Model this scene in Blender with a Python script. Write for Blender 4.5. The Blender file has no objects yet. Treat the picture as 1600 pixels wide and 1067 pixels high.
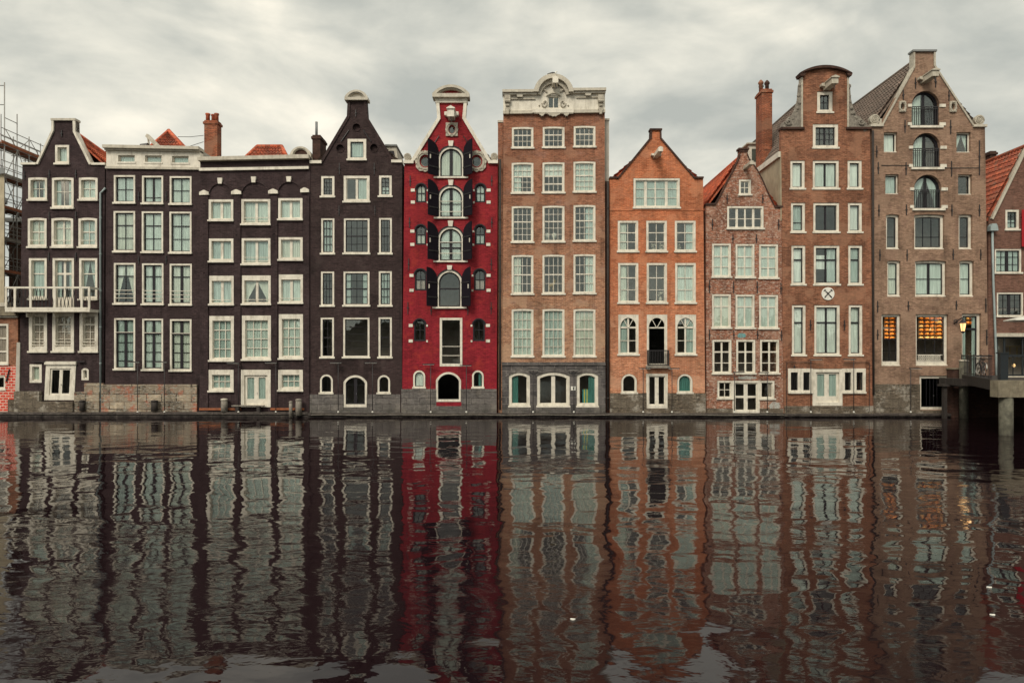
import bpy, math, random
from mathutils import Vector, Matrix
from mathutils.geometry import tessellate_polygon
R = math.radians
random.seed(7)
scene = bpy.context.scene
C = scene.collection

# ------------------------------------------------------------------ camera, sky, sun, exposure
EYE, DIST, FPX = 3.56, 40.0, 1080.0          # eye height, distance to the house fronts, focal length in photo pixels
S = FPX / DIST
cam_d = bpy.data.cameras.new('camera'); cam = bpy.data.objects.new('camera', cam_d); C.objects.link(cam)
cam.location = (0, -DIST, EYE); cam.rotation_euler = (R(90), 0, 0)
cam_d.sensor_width = 36; cam_d.lens = 36 * FPX / 1600
cam_d.shift_y = (555 - 533.5) / 1600; cam_d.clip_end = 3000; cam_d.clip_start = .1
scene.camera = cam
scene.view_settings.view_transform = 'Standard'; scene.view_settings.look = 'None'
scene.view_settings.exposure = 0.27; scene.view_settings.gamma = 1

SUN_EL, SUN_AZ = R(42), R(205)               # compass angle of the sun seen from above, clockwise from +Y
w = bpy.data.worlds.new('World'); scene.world = w; w.use_nodes = True
nt = w.node_tree; nt.nodes.clear()
def N(nt, t, **k):
    n = nt.nodes.new(t)
    for a, b in k.items():
        if a.startswith('i_'):
            n.inputs[a[2:].replace('_', ' ')].default_value = b
        else: setattr(n, a, b)
    return n
def LK(nt, a, b): nt.links.new(a, b)
def MATH(nt, op, a, b=None, c=None, clamp=False):
    n = nt.nodes.new('ShaderNodeMath'); n.operation = op; n.use_clamp = clamp
    for i, v in enumerate((a, b, c)):
        if v is None: continue
        if isinstance(v, (int, float)): n.inputs[i].default_value = v
        else: nt.links.new(v, n.inputs[i])
    return n.outputs[0]
def MIX(nt, fac, a, b, blend='MIX'):
    n = nt.nodes.new('ShaderNodeMix'); n.data_type = 'RGBA'; n.blend_type = blend
    for i, v in ((0, fac), (6, a), (7, b)):
        if isinstance(v, (int, float)): n.inputs[i].default_value = v
        elif isinstance(v, (tuple, list)): n.inputs[i].default_value = (*v[:3], 1)
        else: nt.links.new(v, n.inputs[i])
    return n.outputs[2]
def RAMP(nt, fac, stops, interp='LINEAR'):
    n = nt.nodes.new('ShaderNodeValToRGB'); n.color_ramp.interpolation = interp
    e = n.color_ramp.elements
    while len(e) < len(stops): e.new(.5)
    for q, (p, c) in zip(e, stops):
        q.position = p; q.color = (*c, 1) if isinstance(c, tuple) else (c, c, c, 1)
    LK(nt, fac, n.inputs[0]); return n.outputs[0]
tc = N(nt, 'ShaderNodeTexCoord'); sx = N(nt, 'ShaderNodeSeparateXYZ'); LK(nt, tc.outputs['Generated'], sx.inputs[0])
mp = N(nt, 'ShaderNodeMapping'); mp.inputs['Scale'].default_value = (1, 1, 2.1); mp.inputs['Location'].default_value = (.37, 1.1, .2); LK(nt, tc.outputs['Generated'], mp.inputs[0])
n1 = N(nt, 'ShaderNodeTexNoise', i_Scale=3.1, i_Detail=9.0, i_Roughness=.5, i_Distortion=.35); LK(nt, mp.outputs[0], n1.inputs['Vector'])
n2 = N(nt, 'ShaderNodeTexNoise', i_Scale=7.0, i_Detail=7.0, i_Roughness=.58, i_Distortion=.3); LK(nt, mp.outputs[0], n2.inputs['Vector'])
cl = MATH(nt, 'ADD', MATH(nt, 'MULTIPLY', n1.outputs[0], .78), MATH(nt, 'MULTIPLY', n2.outputs[0], .22))
cloud = RAMP(nt, cl, [(.38, (4.1, 4.25, 3.85)), (.465, (5.5, 5.5, 4.85)), (.535, (7.0, 6.8, 5.85)), (.62, (9.2, 8.6, 7.2))])
# the cloud deck is brightest round the veiled sun, behind the photographer
sd = Vector((math.sin(SUN_AZ) * math.cos(SUN_EL), math.cos(SUN_AZ) * math.cos(SUN_EL), math.sin(SUN_EL)))
dp = N(nt, 'ShaderNodeVectorMath', operation='DOT_PRODUCT'); LK(nt, tc.outputs['Generated'], dp.inputs[0]); dp.inputs[1].default_value = sd
glow = MATH(nt, 'ADD', 1.0, MATH(nt, 'MULTIPLY', MATH(nt, 'POWER', MATH(nt, 'MAXIMUM', dp.outputs['Value'], 0), 2.0), .6))
gv = N(nt, 'ShaderNodeVectorMath', operation='SCALE'); LK(nt, cloud, gv.inputs[0]); LK(nt, glow, gv.inputs['Scale'])
sky = N(nt, 'ShaderNodeTexSky', sky_type='NISHITA', sun_disc=False); sky.sun_elevation = SUN_EL; sky.sun_rotation = SUN_AZ
bg = N(nt, 'ShaderNodeBackground'); bg.inputs['Strength'].default_value = .1
LK(nt, MIX(nt, .95, sky.outputs[0], gv.outputs[0]), bg.inputs[0])
ow = N(nt, 'ShaderNodeOutputWorld'); LK(nt, bg.outputs[0], ow.inputs[0])
sl = bpy.data.lights.new('sun', 'SUN'); sun = bpy.data.objects.new('sun', sl); C.objects.link(sun)
sl.energy = 1.9; sl.angle = R(20); sl.color = (1, .91, .78)
sun.rotation_euler = (-sd).to_track_quat('-Z', 'Y').to_euler(); sun.location = (-20, -60, 60)

# ------------------------------------------------------------------ materials
def newmat(name):
    m = bpy.data.materials.new(name); m.use_nodes = True
    nt = m.node_tree; nt.nodes.clear()
    o = nt.nodes.new('ShaderNodeOutputMaterial'); p = nt.nodes.new('ShaderNodeBsdfPrincipled')
    LK(nt, p.outputs[0], o.inputs[0]); return m, nt, p
def coords(nt):
    tc = N(nt, 'ShaderNodeTexCoord'); return tc.outputs['Object']
def noise(nt, vec, scale, detail=4, rough=.55, sc=None, loc=None, dist=0):
    if sc or loc:
        m = N(nt, 'ShaderNodeMapping'); LK(nt, vec, m.inputs[0])
        if sc: m.inputs['Scale'].default_value = sc
        if loc: m.inputs['Location'].default_value = loc
        vec = m.outputs[0]
    n = N(nt, 'ShaderNodeTexNoise', i_Scale=scale, i_Detail=float(detail), i_Roughness=rough, i_Distortion=float(dist)); LK(nt, vec, n.inputs['Vector'])
    return n.outputs[0]
def bump(nt, p, h, dist, strength=1):
    b = N(nt, 'ShaderNodeBump'); b.inputs['Distance'].default_value = dist; b.inputs['Strength'].default_value = strength
    LK(nt, h, b.inputs['Height']); LK(nt, b.outputs[0], p.inputs['Normal'])
def paint(name, col, rough=.5, var=.25, dirt=(.28, .25, .2), dirtamt=.35, metal=0, scale=3.0, bumpd=.004, spec=.5):
    m, nt, p = newmat(name); v = coords(nt)
    a = RAMP(nt, noise(nt, v, scale, 6), [(.3, 1 - var), (.7, 1.0 + var * .3)])
    c = MIX(nt, 1.0, col, a, 'MULTIPLY')
    d = RAMP(nt, noise(nt, v, 1.6, 7, .65, sc=(3, 3, .8)), [(.5, 0.0), (.75, dirtamt)])
    LK(nt, MIX(nt, d, c, dirt), p.inputs['Base Color']); p.inputs['Roughness'].default_value = rough; p.inputs['Metallic'].default_value = metal
    bump(nt, p, noise(nt, v, 14, 4), bumpd); p.inputs['Specular IOR Level'].default_value = spec
    return m
def brick(name, c1, c2, mortar, bw=.21, rh=.068, ms=.008, var=.35, patch=None, patchamt=0, grad=None, low=None, rough=.9, fleck=None, fleckamt=0, joints=.35):
    """brickwork: single bricks, courses, weathered fields; grad = (z0, z1, colour factor at and below z0)"""
    m, nt, p = newmat(name); v = coords(nt)
    s = N(nt, 'ShaderNodeSeparateXYZ'); LK(nt, v, s.inputs[0])
    cb = N(nt, 'ShaderNodeCombineXYZ'); LK(nt, MATH(nt, 'ADD', s.outputs[0], s.outputs[1]), cb.inputs[0]); LK(nt, s.outputs[2], cb.inputs[1])
    b = N(nt, 'ShaderNodeTexBrick', i_Scale=1.0); LK(nt, cb.outputs[0], b.inputs['Vector'])
    b.inputs['Color1'].default_value = (*c1, 1); b.inputs['Color2'].default_value = (*c2, 1); b.inputs['Mortar'].default_value = (*mortar, 1)
    b.inputs['Brick Width'].default_value = bw; b.inputs['Row Height'].default_value = rh; b.inputs['Mortar Size'].default_value = ms
    b.inputs['Mortar Smooth'].default_value = .3; b.inputs['Bias'].default_value = 0
    col = b.outputs['Color']
    streak = noise(nt, cb.outputs[0], 1.0, 5, .65, sc=(2.2, 11, 1))
    col = MIX(nt, 1.0, col, RAMP(nt, streak, [(.3, 1 - var), (.5, 1.0), (.72, 1 + var * .8)]), 'MULTIPLY')
    col = MIX(nt, 1.0, col, RAMP(nt, noise(nt, cb.outputs[0], 1.0, 3, .7, sc=(5.5, 15, 1), loc=(7, 3, 0)), [(.3, 1 - var * 1.1), (.5, 1.0), (.7, 1 + var)]), 'MULTIPLY')
    big = noise(nt, cb.outputs[0], .55, 5, .6, loc=(random.random() * 9, random.random() * 9, 0))
    col = MIX(nt, 1.0, col, RAMP(nt, big, [(.32, 1 - var * .9), (.52, 1.0), (.7, 1 + var * .4)]), 'MULTIPLY')
    rain = noise(nt, cb.outputs[0], 1.0, 5, .6, sc=(2.6, .22, 1), loc=(random.random() * 9, 1, 0))
    col = MIX(nt, 1.0, col, RAMP(nt, rain, [(.42, 1.06), (.58, .92), (.72, 1 - min(.5, var * 1.1))]), 'MULTIPLY')
    rp = noise(nt, cb.outputs[0], .8, 3, .4, loc=(random.random() * 9, 5, 0))
    col = MIX(nt, RAMP(nt, rp, [(.56, 0.0), (.585, min(.6, var * 1.3))]), col, tuple(.5 * q + .6 * m_ for q, m_ in zip(c2, mortar)))
    if grad:
        mr = N(nt, 'ShaderNodeMapRange'); LK(nt, s.outputs[2], mr.inputs[0]); mr.inputs[1].default_value = grad[0]; mr.inputs[2].default_value = grad[1]
        gz = MATH(nt, 'ADD', mr.outputs[0], MATH(nt, 'MULTIPLY', MATH(nt, 'SUBTRACT', big, .5), .6), clamp=True)
        col = MIX(nt, 1.0, col, MIX(nt, gz, grad[2], (1, 1, 1)), 'MULTIPLY')
    if patch:
        f = RAMP(nt, noise(nt, cb.outputs[0], 1.3, 8, .7, loc=(4, 2, 0)), [(.52, 0.0), (.62, patchamt)])
        col = MIX(nt, f, col, patch)
    if fleck:
        f = RAMP(nt, noise(nt, cb.outputs[0], 5.0, 4, .8, sc=(1, 2.2, 1)), [(.52, 0.0), (.6, fleckamt)])
        col = MIX(nt, f, col, fleck)
    if low:   # damp, stained foot of the wall: (z0, z1, colour, amount)
        mr = N(nt, 'ShaderNodeMapRange'); LK(nt, s.outputs[2], mr.inputs[0]); mr.inputs[1].default_value = low[1]; mr.inputs[2].default_value = low[0]
        f = MATH(nt, 'MULTIPLY', mr.outputs[0], RAMP(nt, noise(nt, cb.outputs[0], 1.8, 7, .65), [(.4, 0.0), (.6, low[3])]))
        col = MIX(nt, f, col, low[2])
    LK(nt, col, p.inputs['Base Color']); p.inputs['Roughness'].default_value = rough; p.inputs['Specular IOR Level'].default_value = .25
    h = MATH(nt, 'SUBTRACT', MATH(nt, 'MULTIPLY', streak, 1.2), MATH(nt, 'MULTIPLY', b.outputs['Fac'], joints * 2))
    bump(nt, p, h, .012)
    return m
def glassmat(name, tint=(.95, .98, .965), ior=1.66, wob=.004):
    m, nt, p = newmat(name); nt.nodes.remove(p); o = nt.nodes['Material Output']
    v = coords(nt)
    b = N(nt, 'ShaderNodeBump'); b.inputs['Distance'].default_value = wob; LK(nt, noise(nt, v, 1.6, 2, .5), b.inputs['Height'])
    t = N(nt, 'ShaderNodeBsdfTransparent'); t.inputs[0].default_value = (*tint, 1)
    g = N(nt, 'ShaderNodeBsdfGlossy'); g.inputs['Roughness'].default_value = .02; g.inputs[0].default_value = (.93, 1, .99, 1); LK(nt, b.outputs[0], g.inputs['Normal'])
    ge = N(nt, 'ShaderNodeNewGeometry'); dt = N(nt, 'ShaderNodeVectorMath', operation='DOT_PRODUCT'); LK(nt, ge.outputs['Incoming'], dt.inputs[0]); LK(nt, ge.outputs['Normal'], dt.inputs[1])
    f0 = ((ior - 1) / (ior + 1)) ** 2          # Schlick, the same from both sides of the thin pane
    f = MATH(nt, 'ADD', f0, MATH(nt, 'MULTIPLY', 1 - f0, MATH(nt, 'POWER', MATH(nt, 'SUBTRACT', 1.0, MATH(nt, 'ABSOLUTE', dt.outputs['Value'])), 5.0)))
    x = N(nt, 'ShaderNodeMixShader'); LK(nt, f, x.inputs[0]); LK(nt, t.outputs[0], x.inputs[1]); LK(nt, g.outputs[0], x.inputs[2]); LK(nt, x.outputs[0], o.inputs[0])
    return m
def cloth(name, col, transl=.3):
    m, nt, p = newmat(name); v = coords(nt); o = nt.nodes['Material Output']
    c = MIX(nt, 1.0, col, RAMP(nt, noise(nt, v, 2.0, 4, .6, sc=(6, 1, .5)), [(.3, .72), (.7, 1.08)]), 'MULTIPLY')
    LK(nt, c, p.inputs['Base Color']); p.inputs['Roughness'].default_value = .95
    tr = N(nt, 'ShaderNodeBsdfTranslucent'); LK(nt, c, tr.inputs[0])
    x = N(nt, 'ShaderNodeMixShader'); x.inputs[0].default_value = transl; LK(nt, p.outputs[0], x.inputs[1]); LK(nt, tr.outputs[0], x.inputs[2]); LK(nt, x.outputs[0], o.inputs[0])
    return m
def tiles(name, c1, c2, moss=None, mossamt=0):
    m, nt, p = newmat(name); v = coords(nt)
    a = noise(nt, v, 7, 3, .6); b_ = noise(nt, v, 1.1, 6, .6)
    s = N(nt, 'ShaderNodeSeparateXYZ'); LK(nt, v, s.inputs[0]); cb = N(nt, 'ShaderNodeCombineXYZ'); LK(nt, MATH(nt, 'ADD', s.outputs[0], s.outputs[1]), cb.inputs[0]); LK(nt, s.outputs[2], cb.inputs[1])
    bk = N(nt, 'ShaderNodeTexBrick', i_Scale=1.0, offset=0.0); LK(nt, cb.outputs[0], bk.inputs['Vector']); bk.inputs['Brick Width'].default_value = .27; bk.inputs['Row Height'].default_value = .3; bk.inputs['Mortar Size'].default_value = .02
    bk.inputs['Color1'].default_value = (1.1, 1.1, 1.1, 1); bk.inputs['Color2'].default_value = (.62, .62, .62, 1); bk.inputs['Mortar'].default_value = (.45, .42, .4, 1)  # dark joint tone paints the shadow between tiles into the colour
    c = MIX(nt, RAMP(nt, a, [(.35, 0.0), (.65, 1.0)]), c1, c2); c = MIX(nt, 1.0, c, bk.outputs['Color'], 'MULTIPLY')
    c = MIX(nt, 1.0, c, RAMP(nt, b_, [(.3, .7), (.6, 1.1)]), 'MULTIPLY')
    if moss: c = MIX(nt, RAMP(nt, noise(nt, v, 2.3, 7, .7, loc=(3, 1, 2)), [(.5, 0.0), (.62, mossamt)]), c, moss)
    LK(nt, c, p.inputs['Base Color']); p.inputs['Roughness'].default_value = .8
    bump(nt, p, noise(nt, v, 22, 3), .008); return m
def emit(name, col, st):
    m, nt, p = newmat(name); p.inputs['Base Color'].default_value = (*col, 1); p.inputs['Emission Color'].default_value = (*col, 1); p.inputs['Emission Strength'].default_value = st; return m

M = {}
M['white'] = paint('white_paint', (.70, .655, .555), .5, .2, (.28, .24, .18), .75)
M['white_old'] = paint('weathered_white_paint', (.50, .46, .375), .6, .25, (.2, .17, .12), .55, scale=5)
M['stone_white'] = paint('painted_carved_stone', (.46, .42, .34), .7, .3, (.2, .17, .13), .55, scale=8, bumpd=.02)
M['dark'] = paint('dark_joinery', (.018, .016, .02), .5, .2, (.04, .04, .04), .2, spec=.25)
M['shutter'] = paint('black_green_paint', (.012, .009, .014), .9, .2, (.02, .02, .02), .2, spec=.12)
M['iron'] = paint('black_iron', (.018, .016, .018), .5, .2, (.06, .035, .025), .3)
M['zinc'] = paint('zinc', (.30, .36, .36), .45, .2, (.18, .2, .2), .4)
M['steel'] = paint('galvanised_tube', (.27, .265, .25), .6, .2, (.22, .15, .1), .4)
M['lead'] = paint('grey_lead', (.19, .20, .20), .6, .25)
M['black_brick'] = brick('dark_painted_brick', (.046, .029, .0305), (.057, .037, .038), (.024, .015, .016), var=.42, patch=(.075, .054, .056), patchamt=.45)
M['black_brick_b'] = brick('brown_black_brick', (.045, .028, .028), (.055, .035, .034), (.026, .017, .017), var=.45, patch=(.076, .056, .053), patchamt=.4)
M['red'] = brick('red_painted_brick', (.25, .019, .026), (.32, .027, .032), (.18, .013, .018), var=.32, patch=(.36, .04, .03), patchamt=.55, grad=(1.5, 15, (.92, .75, 1.0)))
M['b6'] = brick('brown_red_brick', (.22, .075, .042), (.32, .12, .065), (.34, .22, .15), var=.38, grad=(3.5, 14.5, (1.38, 1.75, 1.8)), patch=(.30, .20, .17), patchamt=.3)
M['b7'] = brick('orange_brick', (.40, .098, .036), (.54, .165, .068), (.50, .28, .17), var=.32, grad=(2.0, 9, (1.08, 1.45, 1.75)), patch=(.45, .2, .12), patchamt=.4)
M['b8'] = brick('mottled_red_brick', (.21, .068, .036), (.34, .115, .06), (.34, .25, .19), var=.5, fleck=(.56, .46, .38), fleckamt=.75, patch=(.16, .055, .04), patchamt=.5)
M['b9'] = brick('dark_red_brick', (.19, .07, .038), (.30, .118, .064), (.30, .19, .125), var=.42, patch=(.13, .06, .04), patchamt=.5)
M['b10'] = brick('grey_brown_brick', (.215, .13, .088), (.30, .19, .13), (.31, .215, .155), var=.34, patch=(.17, .095, .075), patchamt=.4)
M['b12'] = brick('dull_brown_brick', (.15, .075, .052), (.20, .10, .072), (.15, .095, .075), var=.36)
M['bchim'] = brick('orange_chimney_brick', (.33, .085, .036), (.19, .055, .03), (.32, .2, .13), var=.5)
M['bdark'] = brick('sooty_brick', (.055, .03, .024), (.085, .04, .03), (.06, .04, .03), var=.4)
M['redwhite'] = brick('red_brick_white_joints', (.50, .055, .035), (.56, .075, .045), (.62, .46, .38), bw=.32, rh=.16, ms=.022, var=.2)
M['ashlar_grey'] = brick('grey_stone_blocks', (.115, .105, .10), (.165, .15, .14), (.07, .06, .058), bw=.75, rh=.36, ms=.016, var=.35, patch=(.25, .22, .19), patchamt=.4, low=(-.2, 1.0, (.05, .05, .035), .8))
M['ashlar_dark'] = brick('dark_stone_blocks', (.065, .06, .06), (.10, .09, .088), (.20, .18, .165), bw=.62, rh=.38, ms=.016, var=.35, patch=(.12, .11, .10), patchamt=.4, low=(-.2, .8, (.05, .05, .035), .8))
M['ashlar_mix'] = brick('rough_mixed_stone', (.17, .14, .105), (.44, .36, .26), (.075, .055, .04), bw=.86, rh=.44, ms=.028, var=.55, patch=(.36, .10, .055), patchamt=.75, fleck=(.36, .36, .32), fleckamt=.6)
M['ashlar_stain'] = brick('stained_stone', (.12, .095, .07), (.17, .14, .105), (.06, .05, .04), bw=.9, rh=.5, ms=.018, var=.6, patch=(.36, .33, .28), patchamt=.75, fleck=(.06, .05, .035), fleckamt=.7)
M['ledge'] = brick('wet_quay_stone', (.06, .05, .045), (.09, .075, .066), (.03, .025, .025), bw=1.4, rh=.5, ms=.02, var=.5, patch=(.14, .125, .105), patchamt=.5, low=(-.1, .2, (.008, .006, .006), 2.0), rough=.7)
M['beige'] = paint('beige_plaster', (.43, .37, .26), .9, .3, (.24, .18, .1), .6, scale=1.5)
M['pale_plaster'] = paint('pale_grey_plaster', (.46, .43, .37), .9, .2, (.28, .25, .2), .5)
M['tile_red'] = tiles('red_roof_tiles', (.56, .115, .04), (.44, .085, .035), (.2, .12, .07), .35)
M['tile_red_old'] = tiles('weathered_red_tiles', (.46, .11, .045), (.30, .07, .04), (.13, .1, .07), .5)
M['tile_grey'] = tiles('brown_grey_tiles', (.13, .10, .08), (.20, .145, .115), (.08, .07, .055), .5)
M['glass'] = glassmat('window_glass')
M['glass_dark'] = glassmat('dark_window_glass', (.35, .38, .38), 1.42)
M['curtain'] = cloth('pale_curtain', (.60, .665, .615), .1)
M['curtain_grey'] = cloth('grey_curtain', (.43, .51, .475), .1)
M['curtain_teal'] = cloth('teal_curtain', (.10, .27, .24))
M['curtain_rose'] = cloth('rose_curtain', (.46, .36, .31), .1)
M['curtain_cream'] = cloth('cream_curtain', (.62, .64, .56), .1)
M['curtain_dull'] = cloth('dull_net_curtain', (.48, .56, .53), .1)
M['blind'] = cloth('white_blind', (.80, .83, .78), .15)
M['wood_grey'] = paint('weathered_timber', (.24, .215, .18), .9, .45, (.06, .05, .04), .8, scale=7, bumpd=.02)
M['wood_dark'] = paint('tarred_timber', (.03, .024, .021), .85, .4, (.07, .058, .045), .6, scale=7, bumpd=.02)
M['wood_orange'] = paint('orange_timber', (.32, .10, .035), .8, .4, (.1, .06, .04), .6)
M['concrete'] = paint('stained_concrete', (.21, .18, .125), .9, .4, (.07, .055, .04), .8, scale=4, bumpd=.015)
M['mould'] = paint('mouldy_pile', (.12, .115, .085), .9, .5, (.03, .022, .02), .85, scale=5, bumpd=.02)
M['room'] = paint('room_plaster', (.42, .34, .30), .9)
M['floor'] = paint('room_floor', (.10, .07, .055), .9)
M['navy'] = paint('dark_green_paint', (.012, .017, .021), .4, .2, (.03, .03, .03), .2)
M['leaf'] = paint('distant_leaves', (.03, .035, .018), .9, .5, scale=.6)
M['cheese'] = paint('orange_cheese_rind', (.72, .23, .03), .5, .25, (.75, .42, .1), .5, scale=6)
M['cheese_pale'] = paint('pale_cheese_rind', (.85, .52, .2), .5, .2, (.8, .62, .35), .5, scale=6)
M['board'] = paint('dark_shelf', (.10, .045, .022), .6)
M['lampglass'] = emit('lit_lantern_glass', (1, .58, .25), .9)
M['bulb'] = emit('warm_bulb', (1, .6, .2), 14)
M['redcloth'] = cloth('red_cloth', (.5, .02, .03))
M['tan'] = paint('tan_glaze', (.42, .27, .09), .5)
M['gull_grey'] = paint('gull_feathers', (.09, .085, .085), .8, .3, (.2, .19, .18), .4, scale=9)
M['teal'] = paint('teal_canvas', (.04, .34, .38), .8)
M['yellow'] = paint('yellow_canvas', (.7, .6, .12), .8)
M['sign_white'] = paint('sign_enamel', (.74, .73, .66), .4, .08)
M['rubber'] = paint('black_rubber', (.02, .02, .02), .8)
M['chrome'] = paint('bare_metal', (.5, .5, .5), .3, .1, metal=.9)
M['ground'] = paint('paving_ground', (.14, .125, .11), .9, .3)

# ------------------------------------------------------------------ mesh builder
def up(px, py, y=0.0):
    """point of the vertical plane y seen at a photo pixel"""
    k = (DIST + y) / FPX
    return ((px - 800) * k, EYE - (py - 555) * k)
class MB:
    def __init__(s, base=0.0, warp=None):
        s.v = []; s.f = []; s.base = base; s.warp = warp
    def m(s, u, v, d):                       # facade drawing (pixels, depth behind the front in metres) -> world
        if s.warp: u, v = s.warp(u, v)
        x, z = up(u, v, s.base); return (x, s.base + d, z)
    def add(s, vs, fs):
        n = len(s.v); s.v += [tuple(p) for p in vs]; s.f += [tuple(i + n for i in f) for f in fs]; return s
    def prism(s, outline, d0, d1, holes=(), world=False):
        def area(l): return sum(a[0] * b[1] - b[0] * a[1] for a, b in zip(l, l[1:] + l[:1]))
        loops = [list(outline)] + [list(h) for h in holes]
        sg = 1 if world else -1              # pixel y runs down
        loops = [l if (area(l) * sg > 0) == (i == 0) else l[::-1] for i, l in enumerate(loops)]
        tri = tessellate_polygon([[Vector((p[0], p[1], 0)) for p in l] for l in loops])
        pts = [p for l in loops for p in l]; n = len(pts)
        fn = (lambda u, v, d: (u, d, v)) if world else s.m
        V = [fn(u, v, d0) for u, v in pts] + [fn(u, v, d1) for u, v in pts]
        F = []
        for t in tri:
            a, b, c = (pts[i] for i in t)
            ar = ((b[0] - a[0]) * (c[1] - a[1]) - (c[0] - a[0]) * (b[1] - a[1])) * sg
            if ar < 0: t = t[::-1]
            F.append(tuple(t)); F.append(tuple(i + n for i in t[::-1]))
        o = 0
        for l in loops:
            L = len(l)
            for i in range(L):
                j = (i + 1) % L; F.append((o + j, o + i, o + i + n, o + j + n))
            o += L
        return s.add(V, F)
    def bar(s, u0, v0, u1, v1, d0, d1): return s.prism([(u0, v1), (u1, v1), (u1, v0), (u0, v0)], d0, d1)
    def box(s, x0, y0, z0, x1, y1, z1, mat=None):
        V = [(x, y, z) for z in (z0, z1) for x, y in ((x0, y0), (x1, y0), (x1, y1), (x0, y1))]
        if mat: V = [tuple(mat @ Vector(p)) for p in V]
        return s.add(V, [(3, 2, 1, 0), (4, 5, 6, 7), (0, 1, 5, 4), (1, 2, 6, 5), (2, 3, 7, 6), (3, 0, 4, 7)])
    def tube(s, pts, r, n=8, closed=False, rs=None):
        pts = [Vector(p) for p in pts]; V = []; F = []; L = len(pts); ref = None
        for i, p in enumerate(pts):
            a = pts[i - 1] if (i or closed) else p; b = pts[(i + 1) % L] if (i < L - 1 or closed) else p
            t = (b - a).normalized()
            if ref is None: ref = t.orthogonal().normalized()
            ref = (ref - t * ref.dot(t)).normalized(); q = t.cross(ref)
            rr = rs[i] if rs else r
            rx, ry = rr if isinstance(rr, tuple) else (rr, rr)
            V += [p + ref * math.cos(2 * math.pi * k / n) * rx + q * math.sin(2 * math.pi * k / n) * ry for k in range(n)]
        for i in range(L if closed else L - 1):
            for k in range(n):
                a, b = i * n + k, i * n + (k + 1) % n; c, d = ((i + 1) % L) * n + k, ((i + 1) % L) * n + (k + 1) % n
                F.append((a, b, d, c))
        if not closed: F += [tuple(range(n))[::-1], tuple(range((L - 1) * n, L * n))]
        return s.add(V, F)
    def lathe(s, prof, c, axis='z', n=20):
        V = []; F = []
        for r, h in prof:
            for k in range(n):
                a = 2 * math.pi * k / n; x, y = r * math.cos(a), r * math.sin(a)
                V.append((c[0] + x, c[1] + y, c[2] + h) if axis == 'z' else ((c[0] + x, c[1] + h, c[2] + y) if axis == 'y' else (c[0] + h, c[1] + x, c[2] + y)))
        L = len(prof)
        for i in range(L - 1):
            for k in range(n): F.append((i * n + k, i * n + (k + 1) % n, (i + 1) * n + (k + 1) % n, (i + 1) * n + k))
        F += [tuple(range(n))[::-1], tuple(range((L - 1) * n, L * n))]
        return s.add(V, F)
    def ball(s, c, r, n=10, m=6):
        rx, ry, rz = r if isinstance(r, tuple) else (r, r, r); V = []; F = []
        for i in range(m + 1):
            t = math.pi * i / m
            for k in range(n):
                a = 2 * math.pi * k / n
                V.append((c[0] + rx * math.sin(t) * math.cos(a), c[1] + ry * math.sin(t) * math.sin(a), c[2] - rz * math.cos(t)))
        for i in range(m):
            for k in range(n): F.append((i * n + k, i * n + (k + 1) % n, (i + 1) * n + (k + 1) % n, (i + 1) * n + k))
        return s.add(V, F)
    def tilegrid(s, p0, p1, p2, p3, tw=.27, th=.36, amp=.05, thick=.09):
        """pantiled roof slope; p0-p1 the eave, p3-p2 the ridge"""
        p0, p1, p2, p3 = map(Vector, (p0, p1, p2, p3))
        wid = max((p1 - p0).length, (p2 - p3).length); hgt = ((p3 + p2) / 2 - (p0 + p1) / 2).length
        nc = max(4, int(wid / tw)) * 4; nr = max(2, int(hgt / th))
        nrm = (p1 - p0).cross(p3 - p0)
        if nrm.length < 1e-6: nrm = (p2 - p3).cross(p3 - p0)
        nrm.normalize()
        if nrm.z < 0: nrm = -nrm
        V = []; F = []; rows = []
        for r in range(nr): rows += [(r / nr, .06), ((r + .985) / nr, 0.0)]
        for t, lift in rows:
            for c in range(nc + 1):
                q = c / nc; b = (p0.lerp(p1, q)).lerp(p3.lerp(p2, q), t)
                V.append(b + nrm * (amp * math.cos(2 * math.pi * c / 4) + lift))
        w_ = nc + 1
        for i in range(len(rows) - 1):
            for c in range(nc): F.append((i * w_ + c, i * w_ + c + 1, (i + 1) * w_ + c + 1, (i + 1) * w_ + c))
        s.add(V, F)
        q = [p - nrm * .05 for p in (p0, p1, p2, p3)]; b = [p - nrm * (.05 + thick) for p in (p0, p1, p2, p3)]
        return s.add(q + b, [(0, 1, 2, 3), (7, 6, 5, 4), (0, 4, 5, 1), (1, 5, 6, 2), (2, 6, 7, 3), (3, 7, 4, 0)])
    def build(s, name, mat, parent=None, smooth=False, label=None):
        o_ = Vector(parent['origin']) if parent is not None else Vector(s.v[0]) * 0
        me = bpy.data.meshes.new(name); me.from_pydata([tuple(Vector(p) - o_) for p in s.v], [], s.f)
        me.validate(); me.materials.append(M[mat] if isinstance(mat, str) else mat)
        if smooth: me.polygons.foreach_set('use_smooth', [True] * len(me.polygons))
        ob = bpy.data.objects.new(name, me); C.objects.link(ob)
        ob['origin'] = tuple(o_)
        if parent is not None: ob.parent = parent
        if label: ob['label'] = label
        return ob
def tag(o, label=None, cat=None, group=None, kind=None):
    for k, v in (('label', label), ('category', cat), ('group', group), ('kind', kind)):
        if v: o[k] = v
    return o
def empty(name, loc, label, cat, group=None):
    o = bpy.data.objects.new(name, None); o.empty_display_size = .3; o.location = loc; C.objects.link(o)
    o['origin'] = tuple(loc); return tag(o, label, cat, group)
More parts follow.
